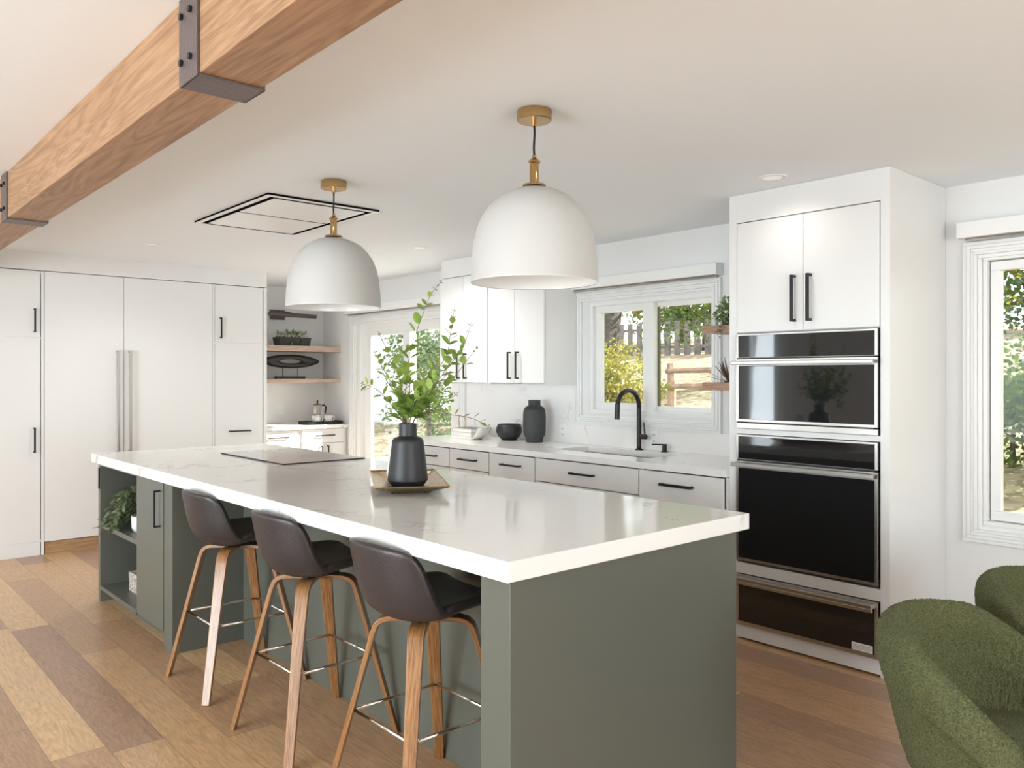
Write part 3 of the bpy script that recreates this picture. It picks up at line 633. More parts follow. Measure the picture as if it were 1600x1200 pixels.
# tray, cups, moka pot
tx = -7.80
t = thing('serving_tray', 'black ribbed tray on the coffee nook worktop', 'tray', (tx, 4.18, 0.893))
b = bx((tx-0.11, tx+0.11, 3.985, 4.375, 0.8935, 0.902), (tx-0.115, tx-0.105, 3.98, 4.38, 0.8935, 0.925), (tx+0.105, tx+0.115, 3.98, 4.38, 0.8935, 0.925), (tx-0.105, tx+0.105, 3.98, 3.99, 0.8935, 0.925), (tx-0.105, tx+0.105, 4.37, 4.38, 0.8935, 0.925))
for k in range(26): tube(b, [(tx+0.116, 3.99+k*0.0152, 0.8935), (tx+0.116, 3.99+k*0.0152, 0.925)], 0.003, 6)
obj('tray_body', b, M['blackm'], t)
def cup(x, y, lb):
    t = thing('coffee_cup', lb, 'cup', (x, y, 0.902), group='cups on the nook tray')
    b = BM(); lathe(b, [(0, 0.9025), (0.030, 0.9025), (0.036, 0.906), (0.046, 0.94), (0.049, 0.985), (0.046, 0.985), (0.043, 0.94), (0.03, 0.91), (0, 0.908)], x, y, 28); obj('bowl', b, M['speck'], t, smooth=True)
    b = BM(); tube(b, [(x+0.01, y+0.046, 0.972), (x+0.01, y+0.068, 0.975), (x+0.01, y+0.074, 0.955), (x+0.01, y+0.062, 0.932), (x+0.01, y+0.042, 0.925)], 0.005, 8); obj('handle', b, M['speck'], t, smooth=True)
cup(tx+0.055, 4.10, 'speckled white cup on the black tray, closest to the fridge wall'); cup(tx+0.055, 4.235, 'speckled white cup on the black tray, closest to the patio door')
mx_, my_ = tx-0.045, 4.165
t = thing('moka_pot', 'silver stovetop coffee pot with black handle behind the cups', 'coffee pot', (mx_, my_, 0.902))
b = BM(); lathe(b, [(0, 0.9025), (0.050, 0.9025), (0.052, 0.91), (0.040, 0.99), (0.042, 0.995), (0.038, 1.0), (0.050, 1.09), (0.048, 1.093), (0.012, 1.110), (0, 1.112)], mx_, my_, 8); obj('pot', b, M['steel'], t)
b = BM(); tube(b, [(mx_, my_, 1.11), (mx_, my_, 1.145)], [0.008, 0.010], 8); obj('lid_knob', b, M['blackm'], t)
b = BM(); tube(b, [(mx_, my_+0.045, 1.085), (mx_, my_+0.085, 1.088), (mx_, my_+0.102, 1.065), (mx_, my_+0.092, 1.0)], 0.009, 8); obj('handle', b, M['blackm'], t)
b = BM(); b.faces.new([b.verts.new(q) for q in ((mx_-0.01, my_-0.044, 1.085), (mx_+0.02, my_-0.044, 1.085), (mx_+0.005, my_-0.075, 1.092))]); obj('spout', b, M['steel'], t)

# ---------------------------------------------------------------- window-wall cabinets
BY = 3.765
struct('wall_backsplash', bx((-5.58, -4.27, WY-0.012, WY, 0.893, 1.337), (-4.27, -2.483, WY-0.012, WY, 0.893, 1.035)), M['splash'])
# worktop with a sink cut-out
SX0, SX1, SY0, SY1 = -4.02, -3.18, 3.95, 4.30
b = bx((-5.60, SX0, BY-0.03, WY-0.013, 0.855, 0.893), (SX1, -2.486, BY-0.03, WY-0.013, 0.855, 0.893), (SX0, SX1, BY-0.03, SY0, 0.855, 0.893), (SX0, SX1, SY1, WY-0.013, 0.855, 0.893))
bmesh.ops.remove_doubles(b, verts=b.verts, dist=0.0001)
wt = obj('counter_worktop', b, M['quartz2']); tag(wt, 'long white quartz worktop along the window wall with a sink cut-out', 'worktop'); origin_to_base(wt)
sk = obj('sink', bx((SX0-0.01, SX1+0.01, SY0-0.01, SY1+0.01, 0.655, 0.665), (SX0-0.01, SX0, SY0-0.01, SY1+0.01, 0.665, 0.855), (SX1, SX1+0.01, SY0-0.01, SY1+0.01, 0.665, 0.855), (SX0, SX1, SY0-0.01, SY0, 0.665, 0.855), (SX0, SX1, SY1, SY1+0.01, 0.665, 0.855)), plain('sink_steel', (0.36, 0.33, 0.30), 0.4, 0.9), bevel=0.002)
tag(sk, 'stainless undermount sink below the kitchen window', 'sink'); origin_to_base(sk)
cabs = [(-5.60, -4.960, 'drawer', 'white base cabinet at the patio-door end of the counter'), (-4.957, -4.487, 'drawer', 'white base cabinet below the grey books'),
        (-4.482, -4.000, 'door', 'white narrow cabinet with one tall front left of the sink'), (-3.996, -3.098, 'sink', 'wide white sink cabinet under the faucet'), (-3.094, -2.488, 'tall_drawer', 'white base cabinet beside the oven tower')]
for x0, x1, kind, lb in cabs:
    t = thing('base_cabinet', lb, 'cabinet', ((x0+x1)/2, 4.1, 0))
    carcass('carcass', t, x0, x1, BY+0.003, WY-0.02, 0.0, 0.850, (0.10,), back='y')
    g = 0.003; a, c = x0+g, x1-g
    if kind == 'drawer':
        x00 = max(a, -5.57); d = obj('drawer', bx((x00, c, BY-0.018, BY, 0.704, 0.846)), M['cab'], t, bevel=0.0015)
        hx = {-5.60: -5.21, -4.957: -4.72}[x0]; pull(d, (hx, BY-0.018, 0.778), 0.20, 'x', (0, -1, 0))
        for z0, z1 in ((0.41, 0.698), (0.10, 0.404)):
            d = obj('drawer', bx((x00, c, BY-0.018, BY, z0, z1)), M['cab'], t, bevel=0.0015); pull(d, (hx, BY-0.018, z1-0.06), 0.20, 'x', (0, -1, 0))
    elif kind == 'door':
        d = obj('door', bx((a, c, BY-0.018, BY, 0.10, 0.846)), M['cab'], t, bevel=0.0015); pull(d, (-4.235, BY-0.018, 0.778), 0.20, 'x', (0, -1, 0))
    elif kind == 'sink':
        d = obj('drawer', bx((a, c, BY-0.018, BY, 0.695, 0.846)), M['cab'], t, bevel=0.0015); pull(d, (-3.55, BY-0.018, 0.776), 0.205, 'x', (0, -1, 0))
        m_ = (a+c)/2
        for p, q, hx in ((a, m_-0.002, m_-0.05), (m_+0.002, c, m_+0.05)):
            d = obj('door', bx((p, q, BY-0.018, BY, 0.10, 0.689)), M['cab'], t, bevel=0.0015); pull(d, (hx, BY-0.018, 0.56), 0.2, 'z', (0, -1, 0))
    else:
        for z0, z1 in ((0.54, 0.846), (0.10, 0.534)):
            d = obj('drawer', bx((a, c-0.02, BY-0.018, BY, z0, z1)), M['cab'], t, bevel=0.0015); pull(d, (-2.812, BY-0.018, z1-0.068), 0.22, 'x', (0, -1, 0), bw=0.013)
    obj('toe_kick', bx((x0, x1, BY+0.05, BY+0.062, 0, 0.09)), M['cab'], t)
# upper cabinets
UY = 4.075
ups = [(-5.50, -4.876, (-5.186,), 'white two-door wall cabinet at the patio-door end'), (-4.872, -4.232, (-4.555,), 'white two-door wall cabinet next to the kitchen window')]
for x0, x1, sp_, lb in ups:
    t = thing('wall_cabinet', lb, 'cabinet', ((x0+x1)/2, 4.25, 1.337), group='white wall cabinets over the counter')
    carcass('carcass', t, x0, x1, UY+0.002, WY, 1.337, 2.220, (1.362, 1.78, 2.205), back='y')
    m_ = sp_[0]
    for p, q, hx in ((x0+0.003, m_-0.002, m_-0.045), (m_+0.002, x1-0.003, m_+0.045)):
        d = obj('door', bx((p, q, UY-0.018, UY, 1.352, 2.214)), M['cab'], t, bevel=0.0015); pull(d, (hx, UY-0.018, 1.483), 0.205, 'z', (0, -1, 0))

# ---------------------------------------------------------------- oven tower
TX0, TX1, TY = -2.483, -1.628, 3.765
t = thing('oven_cabinet', 'floor-to-ceiling white cabinet housing the ovens', 'cabinet', (-2.055, 4.09, 0))
obj('carcass', bx((TX0, -2.436, TY, WY-0.002, 0, CZ-0.001), (-1.672, TX1, TY, WY-0.002, 0, CZ-0.001), (-2.436, -1.672, WY-0.02, WY-0.002, 0, CZ-0.001), (-2.436, -1.672, TY, WY-0.02, 2.218, CZ-0.001), (-2.436, -1.672, TY+0.02, WY-0.02, 1.628, 1.640),
    (-2.436, -1.672, TY, WY-0.02, 1.095, 1.123), (-2.436, -1.672, TY, WY-0.02, 0.352, 0.410), (-2.436, -1.672, TY, WY-0.02, 0.012, 0.080), (-2.43, -1.68, TY+0.05, TY+0.06, 0, 0.012)), M['cab'], t, bevel=0.001)
for p, q, hx in ((-2.433, -2.058, -2.100), (-2.054, -1.675, -2.014)):
    d = obj('door', bx((p, q, TY-0.003, TY+0.017, 1.632, 2.213)), M['cab'], t, bevel=0.0015); pull(d, (hx, TY-0.003, 1.792), 0.235, 'z', (0, -1, 0), off=0.035, bw=0.013)
struct('baseboard_back', bx((TX1, TX1+0.012, TY+0.02, WY-0.015, 0, 0.02)), M['trim'])
a_, c_ = -2.432, -1.678
def glass_front(t, z0, z1, m, name='glass', y=TY-0.016):
    return obj(name, bx((a_+m, c_-m, y, y+0.004, z0, z1)), M['glassb'], t)
def frame_front(t, z0, z1, m, mt, mb, name='trim_frame'):
    return obj(name, bx((a_, a_+m, TY-0.015, TY+0.01, z0, z1), (c_-m, c_, TY-0.015, TY+0.01, z0, z1), (a_+m, c_-m, TY-0.015, TY+0.01, z1-mt, z1), (a_+m, c_-m, TY-0.015, TY+0.01, z0, z0+mb)), M['steel'], t, bevel=0.001)
def oven_handle(t, z, h=0.022, x0=None, x1=None, off=0.055):
    x0 = a_+0.0 if x0 is None else x0; x1 = c_ if x1 is None else x1
    return obj('handle', bx((x0, x1, TY-0.015-off, TY-0.015-off+0.016, z-h/2, z+h/2), (x0+0.03, x0+0.05, TY-0.06, TY-0.012, z-h/2, z+h/2), (x1-0.05, x1-0.03, TY-0.06, TY-0.012, z-h/2, z+h/2)), M['steel'], t, bevel=0.003)
t = thing('microwave_oven', 'built-in microwave with black glass and steel trim above the large oven', 'microwave', (-2.055, 4.0, 1.124))
obj('body', bx((a_+0.02, c_-0.02, TY-0.004, 4.30, 1.130, 1.615)), M['blackm'], t)
frame_front(t, 1.497, 1.624, 0.014, 0.010, 0.003, 'control_frame'); glass_front(t, 1.500, 1.614, 0.014, 'control_panel')
frame_front(t, 1.160, 1.491, 0.015, 0.036, 0.014, 'door_frame'); glass_front(t, 1.174, 1.452, 0.015, 'door_glass')
obj('vent_strip', bx((a_, c_, TY-0.012, TY+0.01, 1.125, 1.153)), M['steel'], t, bevel=0.001)
oven_handle(t, 1.470, 0.020)
t = thing('wall_oven', 'large built-in oven with black glass door and long steel handle', 'oven', (-2.055, 4.0, 0.413))
obj('body', bx((a_+0.02, c_-0.02, TY-0.004, 4.34, 0.425, 1.085)), M['blackm'], t)
frame_front(t, 0.962, 1.092, 0.014, 0.010, 0.003, 'control_frame'); glass_front(t, 0.965, 1.082, 0.014, 'control_panel')
frame_front(t, 0.425, 0.952, 0.015, 0.037, 0.014, 'door_frame'); glass_front(t, 0.439, 0.915, 0.015, 'door_glass')
oven_handle(t, 0.937, 0.022)
t = thing('warming_drawer', 'built-in warming drawer with black glass front at the tower foot', 'warming drawer', (-2.055, 4.0, 0.082))
obj('body', bx((a_+0.02, c_-0.02, TY-0.004, 4.20, 0.088, 0.345)), M['blackm'], t)
frame_front(t, 0.084, 0.349, 0.015, 0.020, 0.020, 'front_frame'); glass_front(t, 0.104, 0.304, 0.015)
obj('handle', bx((a_, c_-0.01, TY-0.055, TY-0.012, 0.322, 0.340), (a_, c_-0.01, TY-0.055, TY-0.045, 0.305, 0.322)), M['steel'], t, bevel=0.002)
lb_ = obj('rating_label', bx((-1.800, -1.700, TY-0.0175, TY-0.016, 0.106, 0.142)), M['plate'], t)
obj('printed_lines', bx(*[(-1.794, -1.706, TY-0.0180, TY-0.0174, z, z+0.002) for z in (0.114, 0.120, 0.126, 0.132)]), M['carc'], lb_)

# ---------------------------------------------------------------- shelves right of the window
for z0, z1, lb in ((1.662, 1.708, 'short walnut shelf beside the window, upper one, with a trailing plant'), (1.315, 1.363, 'short walnut shelf beside the window, lower one')):
    o = obj('floating_shelf', bx((-2.930, TX0, 4.15, WY-0.032, z0, z1)), M['shelfw'], bevel=0.002); tag(o, lb, 'shelf', 'walnut shelves by the oven tower'); origin_to_base(o)
t = thing('glass_bottle', 'small clear bottle with dark stopper on the upper walnut shelf', 'bottle', (-2.885, 4.22, 1.708))
b = BM(); lathe(b, [(0, 1.7085), (0.020, 1.7085), (0.020, 1.765), (0.009, 1.775), (0.009, 1.785), (0, 1.785)], -2.885, 4.22, 20); obj('bottle_body', b, plain('pale_glass', (0.62, 0.64, 0.64), 0.1), t, smooth=True, autos=True)
b = BM(); tube(b, [(-2.885, 4.22, 1.785), (-2.885, 4.22, 1.797)], 0.01, 10); obj('stopper', b, M['bronze'], t)
t = thing('potted_plant', 'bushy green trailing plant in a pot on the upper walnut shelf', 'plant', (-2.79, 4.24, 1.708))
b = BM(); lathe(b, [(0, 1.7085), (0.045, 1.7085), (0.058, 1.78), (0.052, 1.78), (0.045, 1.765), (0, 1.765)], -2.79, 4.24, 24); obj('pot', b, M['ribbed'], t, smooth=True)
b = BM()
for k in range(26):
    a = R.uniform(0, 2*PI); rr = R.uniform(0.02, 0.11); leafblob(b, (-2.78+rr*math.cos(a)*0.7, 4.22+rr*math.sin(a)*0.6-0.02, 1.80+R.uniform(-0.03, 0.07)-rr*0.35), 0.03, 12, 0.022, 0.016, R)
for k in range(10): leafblob(b, (-2.80+R.uniform(-.03, .05), 4.135, 1.76-k*0.011), 0.02, 5, 0.02, 0.014, R)
obj('foliage', b, M['herb'], t)
t = thing('spiky_ornament', 'dark brown spiky ornament on the lower walnut shelf', 'ornament', (-2.79, 4.23, 1.363))
b = BM()
for k in range(26):
    el = R.uniform(0.15, 1.5); az = R.uniform(0, 2*PI); L = 0.155; d = Vector((math.cos(az)*math.cos(el), math.sin(az)*math.cos(el)*0.7, math.sin(el)))
    s = d.cross(Vector((0, 0, 1))).normalized()*0.006
    c0 = Vector((-2.79, 4.23, 1.366)); vs = [b.verts.new(q) for q in (c0-s*0.5, c0+d*L*0.6-s, c0+d*L, c0+d*L*0.6+s, c0+s*0.5)]; b.faces.new(vs)
obj('spikes', b, plain('dried_leaf', (0.14, 0.095, 0.07), 0.8), t, solid=0.002)
b = BM(); lathe(b, [(0, 1.3635), (0.03, 1.3635), (0.03, 1.372), (0, 1.374)], -2.79, 4.23, 16); obj('base', b, M['vaseb'], t)

# window blinds' cassettes
for x0, x1, z0, z1, lb in ((-4.262, -2.957, 2.046, 2.118, 'white roller blind cassette above the kitchen window'), (-1.548, 0.55, 2.088, 2.166, 'white roller blind cassette above the dining window'), (-7.59, -5.62, 2.055, 2.13, 'white roller blind cassette above the patio door')):
    t = thing('roller_blind', lb, 'blind', ((x0+x1)/2, WY, z0))
    obj('cassette', bx((x0, x1, WY-0.085, WY, z0, z1)), M['trim'], t, bevel=0.002)
    b = BM(); tube(b, [(x0+0.03, WY-0.045, z0-0.006), (x1-0.03, WY-0.045, z0-0.006)], 0.009, 8); obj('bottom_bar', b, M['steel'], t)

# ---------------------------------------------------------------- things on the counter
fx, fy_ = -3.590, 4.350
t = thing('kitchen_faucet', 'matt black gooseneck faucet at the back of the sink', 'faucet', (fx, fy_, 0.893))
b = BM(); lathe(b, [(0, 0.8935), (0.029, 0.8935), (0.029, 0.899), (0.024, 0.901), (0, 0.901)], fx, fy_, 24); obj('base_ring', b, M['blackm'], t, smooth=True, autos=True)
pts = [(fx, fy_, 0.895+0.02*k) for k in range(0, 16)]; rad = 0.112
for k in range(0, 15):
    a = PI*k/14*0.96; pts.append((fx, fy_-rad+rad*math.cos(a), 1.196+rad*0.96*math.sin(a)))
b = BM(); tube(b, pts, 0.0165, 16); obj('spout', b, M['blackm'], t, smooth=True)
lx, ly, lz = pts[-1]
b = BM(); tube(b, [(lx, ly, lz+0.005), (lx, ly-0.006, lz-0.10)], [0.0175, 0.0185], 16); obj('spray_head', b, M['blackm'], t, smooth=True, autos=True)
b = BM(); tube(b, [(fx+0.01, fy_, 0.985), (fx+0.062, fy_, 0.985)], 0.017, 14); tube(b, [(fx+0.052, fy_, 0.99), (fx+0.045, fy_-0.004, 1.085)], [0.006, 0.005], 8); obj('lever', b, M['blackm'], t, smooth=True, autos=True)
sx_, sy_ = -3.375, 4.355
t = thing('soap_dispenser', 'small matt black soap dispenser right of the faucet', 'soap dispenser', (sx_, sy_, 0.893))
b = BM(); lathe(b, [(0, 0.8935), (0.024, 0.8935), (0.024, 0.898), (0.0155, 0.899), (0.0155, 0.945), (0, 0.947)], sx_, sy_, 20); obj('body', b, M['blackm'], t, smooth=True, autos=True)
b = BM(); tube(b, [(sx_, sy_, 0.941), (sx_-0.02, sy_-0.05, 0.944), (sx_-0.03, sy_-0.095, 0.946)], 0.0048, 8); obj('nozzle', b, M['blackm'], t, smooth=True)
# ribbed vase
vx, vy = -4.545, 4.255
b = BM(); lathe(b, [(0, 0.894), (0.064, 0.894), (0.066, 0.898), (0.066, 0.920), (0.070, 0.930), (0.081, 0.948), (0.0855, 0.975), (0.087, 1.03), (0.087, 1.10), (0.084, 1.135), (0.073, 1.160), (0.053, 1.172), (0.048, 1.176), (0.048, 1.214), (0.050, 1.217), (0.044, 1.217), (0.042, 1.17), (0.0, 1.165)], vx, vy, 144,
    lambda u, z: 0.012*math.cos(2*PI*u*48) if 0.935 < z < 1.155 else 0)
o = obj('ribbed_vase', b, M['ribbed'], smooth=True); tag(o, 'charcoal ribbed vase standing on the counter left of the window', 'vase'); origin_to_base(o)
# bowl
bxx, byy = -4.83, 4.245
b = BM(); lathe(b, [(0, 0.894), (0.055, 0.894), (0.062, 0.90), (0.088, 0.925), (0.102, 0.96), (0.102, 0.99), (0.090, 1.018), (0.084, 1.020), (0.086, 1.014), (0.096, 0.988), (0.094, 0.96), (0.075, 0.925), (0, 0.91)], bxx, byy, 120,
    lambda u, z: 0.018*math.sin(2*PI*(u*26 + (z-0.89)*22))*math.sin(2*PI*(u*26 - (z-0.89)*22)) if 0.92 < z < 1.012 else 0)
o = obj('decorative_bowl', b, M['vaseb'], smooth=True); tag(o, 'round black textured bowl between the books and the ribbed vase', 'bowl'); origin_to_base(o)
# books
def book(x0, x1, y0, y1, z0, z1, mat, lb, rot=0.0):
    cx_, cy2 = (x0+x1)/2, (y0+y1)/2; t = thing('book', lb, 'book', (cx_, cy2, z0), rot, group='books stacked on the counter')
    hx_, hy_, h = (x1-x0)/2, (y1-y0)/2, z1-z0
    obj('cover', bx((-hx_, hx_, -hy_, hy_, 0.0005, 0.003), (-hx_, hx_, -hy_, hy_, h-0.003, h-0.0003), (-hx_, -hx_+0.003, -hy_, hy_, 0.003, h-0.003)), mat, t, local=True)
    obj('pages', bx((-hx_+0.003, hx_-0.004, -hy_+0.003, hy_-0.003, 0.003, h-0.003)), M['page'], t, local=True)
book(-5.315, -5.055, 4.03, 4.25, 0.893, 0.920, M['book2'], 'cream covered book at the bottom of the stack by the black bowl', 0.05)
book(-5.31, -5.06, 4.04, 4.24, 0.920, 0.945, M['page'], 'pale grey book in the middle of the stack by the black bowl', 0.0)
book(-5.30, -5.065, 4.04, 4.23, 0.945, 0.978, M['book1'], 'dark patterned book on top of the stack by the black bowl', 0.03)
# draped white sheet between the books and bowl
b = BM(); rows = []
for i in range(9):
    s = i/8; rows.append([b.verts.new((-5.045+0.10*s+0.012*math.sin(j), 4.00+0.03*j+0.02*s, 0.896+0.095*s**2.2+0.004*math.sin(3*j))) for j in range(6)])
for p, q in zip(rows, rows[1:]):
    for j in range(5): b.faces.new((p[j], p[j+1], q[j+1], q[j]))
o = obj('linen_napkin', b, M['speck'], smooth=True, solid=0.003); tag(o, 'pale curled napkin leaning between the books and the black bowl', 'napkin'); origin_to_base(o)
# brass stand far left
t = thing('brass_stand', 'slim brass wire stand at the patio end of the counter', 'stand', (-5.45, 4.25, 0.893))
for s in (-1, 1):
    b = BM(); tube(b, [(-5.45+s*0.045, 4.25, 0.8975), (-5.45+s*0.030, 4.25, 0.96), (-5.45+s*0.042, 4.25, 1.03), (-5.45+s*0.03, 4.25, 1.06)], 0.004, 8); obj('upright', b, M['brass'], t, smooth=True)
b = BM(); lathe(b, [(0, 0.8935), (0.06, 0.8935), (0.06, 0.898), (0, 0.899)], -5.45, 4.25, 24); obj('base', b, M['brass'], t)
# wall outlets
def outlet(x, z, lb, wall='y', y=None):
    t = thing('wall_outlet', lb, 'outlet', (x, WY-0.012, z) if wall == 'y' else (X0+0.02, y, z))
    if wall == 'y':
        obj('plate', bx((x-0.036, x+0.036, WY-0.019, WY-0.012, z-0.058, z+0.058)), M['plate'], t, bevel=0.0015)
        for dz in (-0.022, 0.022): obj('socket', bx((x-0.016, x+0.016, WY-0.0215, WY-0.0185, z+dz-0.014, z+dz+0.014)), M['plate'], t, bevel=0.001)
        obj('slots', bx(*[(x+dx-0.0015, x+dx+0.0015, WY-0.0222, WY-0.0214, z+dz-0.006, z+dz+0.005) for dx in (-0.006, 0.006) for dz in (-0.020, 0.024)]), M['dark'], t)
    else:
        obj('plate', bx((X0+0.02, X0+0.026, y-0.036, y+0.036, z-0.058, z+0.058)), M['plate'], t, bevel=0.0015)
        for dz in (-0.022, 0.022): obj('socket', bx((X0+0.026, X0+0.0285, y-0.016, y+0.016, z+dz-0.014, z+dz+0.014)), M['plate'], t, bevel=0.001)
outlet(-4.385, 0.975, 'white double outlet on the backsplash right of the ribbed vase')
outlet(-3.50, 0.975, 'white outlet on the backsplash behind the faucet lever')
outlet(0, 1.04, 'white double outlet on the marble splashback in the coffee nook', 'x', 3.91)

# ---------------------------------------------------------------- tray, vases, branches on the island
VX, VY = -2.895, 1.965
t = thing('gilt_tray', 'rectangular gilt-rimmed tray under the tall black vase', 'tray', (-2.93, 1.985, 0.92), -0.52)
b = BM()
prof = [(0.0, 0.012), (0.16, 0.012), (0.18, 0.018), (0.245, 0.034), (0.255, 0.038), (0.25, 0.032), (0.17, 0.008), (0.165, 0.0005), (0.0, 0.0005)]
ring_ = []
for r_, z_ in prof:
    hx_, hy_ = (r_+0.045 if r_ > 0 else 0.0), ((r_-0.105 if r_ > 0.2 else r_-0.085) if r_ > 0 else 0.0)
    if r_ == 0: ring_.append([b.verts.new((0, 0, z_))]); continue
    ring_.append([b.verts.new((sx*hx_, sy*hy_, z_)) for sx, sy in ((-1, -1), (1, -1), (1, 1), (-1, 1))])
for p, q in zip(ring_, ring_[1:]):
    for k in range(4):
        if len(p) == 1: b.faces.new((p[0], q[(k+1) % 4], q[k]))
        elif len(q) == 1: b.faces.new((p[k], p[(k+1) % 4], q[0]))
        else: b.faces.new((p[k], p[(k+1) % 4], q[(k+1) % 4], q[k]))
obj('tray_body', b, M['gilt'], t, local=True, bevel=0.001)
b = BM()
for x0_, y0_, x1_, y1_ in ((-.3, -.15, .3, -.15), (.3, -.15, .3, .15), (.3, .15, -.3, .15), (-.3, .15, -.3, -.15)): tube(b, [(x0_, y0_, 0.038), (x1_, y1_, 0.038)], 0.0028, 6)
obj('rim', b, M['brass'], t, local=True)
obj('mirror_base', bx((-0.195, 0.195, -0.066, 0.066, 0.0122, 0.0135)), M['mirror'], t, local=True)
ZB = 0.9338
t = thing('tall_black_vase', 'tall matt black bottle vase holding leafy branches on the gilt tray', 'vase', (VX, VY, ZB))
b = BM()
lathe(b, [(0, ZB+0.0003), (0.068, ZB+0.0003), (0.072, ZB+0.002), (0.0865, ZB+0.022), (0.0865, ZB+0.027), (0.084, ZB+0.05), (0.068, ZB+0.182), (0.066, ZB+0.194), (0.058, ZB+0.203), (0.043, ZB+0.207), (0.038, ZB+0.211), (0.038, ZB+0.262), (0.0365, ZB+0.264), (0.033, ZB+0.262), (0.033, ZB+0.20), (0.058, ZB+0.18), (0.075, ZB+0.03), (0.06, ZB+0.008), (0, ZB+0.006)], VX, VY, 64)
obj('vase_body', b, M['vase'], t, smooth=True, autos=True)
wx, wy = VX-0.128, VY+0.028
b = BM(); lathe(b, [(0, ZB+0.0005), (0.036, ZB+0.0005), (0.043, ZB+0.01), (0.046, ZB+0.04), (0.034, ZB+0.12), (0.022, ZB+0.155), (0.022, ZB+0.185), (0.019, ZB+0.185), (0.019, ZB+0.155), (0.0, ZB+0.15)], wx, wy, 40)
o = obj('white_vase', b, M['white'], smooth=True); tag(o, 'small white vase half hidden behind the black vase on the tray', 'vase'); origin_to_base(o)

FWD = Vector((-0.7487, 0.6629, 0)); RGT = Vector((0.6629, 0.7487, 0))
def vpt(lat, z, dep=0.0):      # metres sideways / up from the vase's base / behind it
    return Vector((VX, VY, 0)) + RGT*lat + FWD*dep + Vector((0, 0, ZB+z))
S = 0.00276
def px2(u, v, dep): return ((u-636.5)*S, (757-v)*S, dep)
# (stem guide points as offsets from the vase, leaves bigger low down)
branches = [
 ('tallest leafy branch, arching up from the black vase', [(640, 640, 0), (634, 600, .01), (640, 545, .03), (658, 490, .05), (670, 460, .05), (688, 436, .06)], 1.0, 0.25),
 ('leafy branch rising right of the tallest one', [(641, 640, 0), (668, 600, .05), (694, 555, .08), (700, 520, .10), (707, 477, .10)], 1.0, 0.3),
 ('leafy branch leaning right toward the cabinet pulls', [(641, 645, 0), (672, 615, -.03), (700, 575, -.06), (724, 545, -.08), (738, 505, -.10)], 1.0, 0.3),
 ('leafy branch leaning right below the one by the cabinet pulls', [(641, 648, 0), (675, 625, .03), (705, 592, .05), (728, 562, .06), (745, 540, .06)], 1.0, 0.3),
 ('short branch leaning low to the right of the vase', [(641, 652, 0), (670, 642, -.06), (695, 630, -.10), (718, 612, -.12)], 0.8, 0.4),
 ('long low branch reaching right over the books', [(642, 652, 0), (665, 645, -.02), (690, 646, -.03), (735, 652, -.05), (768, 668, -.06)], 0.85, 0.5),
 ('low branch reaching furthest left of the vase', [(633, 652, 0), (615, 636, -.02), (595, 612, -.04), (580, 603, -.05), (566, 599, -.05)], 0.8, 0.4),
 ('thin branch second from the left of the vase', [(633, 650, 0), (618, 620, .04), (600, 595, .06), (592, 575, .07), (590, 562, .07)], 0.7, 0.35),
 ('branch with small buds left of the vase, leaning outward', [(634, 648, 0), (622, 615, -.04), (604, 580, -.07), (588, 547, -.08)], 0.8, 0.35),
 ('leafy branch rising left of the vase below the far pendant', [(635, 645, 0), (630, 605, -.06), (615, 560, -.09), (596, 520, -.10)], 1.0, 0.3),
 ('short leafy branch beside the tallest one, left', [(637, 645, 0), (636, 600, .08), (624, 560, .12), (631, 536, .13)], 0.9, 0.35),
 ('dense short branch in the middle of the vase', [(640, 650, 0), (655, 620, -.08), (668, 595, -.12), (690, 560, -.14)], 1.05, 0.2),
 ('dense short branch at the front of the vase', [(638, 652, 0), (650, 632, -.09), (676, 610, -.15), (708, 580, -.17)], 1.05, 0.2),
 ('dense low branch at the back left of the vase', [(636, 650, 0), (626, 632, .07), (610, 615, .12), (600, 600, .14)], 0.95, 0.25)]
def smooth_path(P, n=26):
    out_ = []
    P = [Vector(p) for p in P]; Q = [P[0]*2-P[1]] + P + [P[-1]*2-P[-2]]
    for i in range(len(P)-1):
        for k in range(n//(len(P)-1)):
            s = k/(n//(len(P)-1)); a, b2, c, d = Q[i], Q[i+1], Q[i+2], Q[i+3]
            out_.append(0.5*((2*b2)+(-a+c)*s+(2*a-5*b2+4*c-d)*s*s+(-a+3*b2-3*c+d)*s**3))
    out_.append(P[-1]); return out_
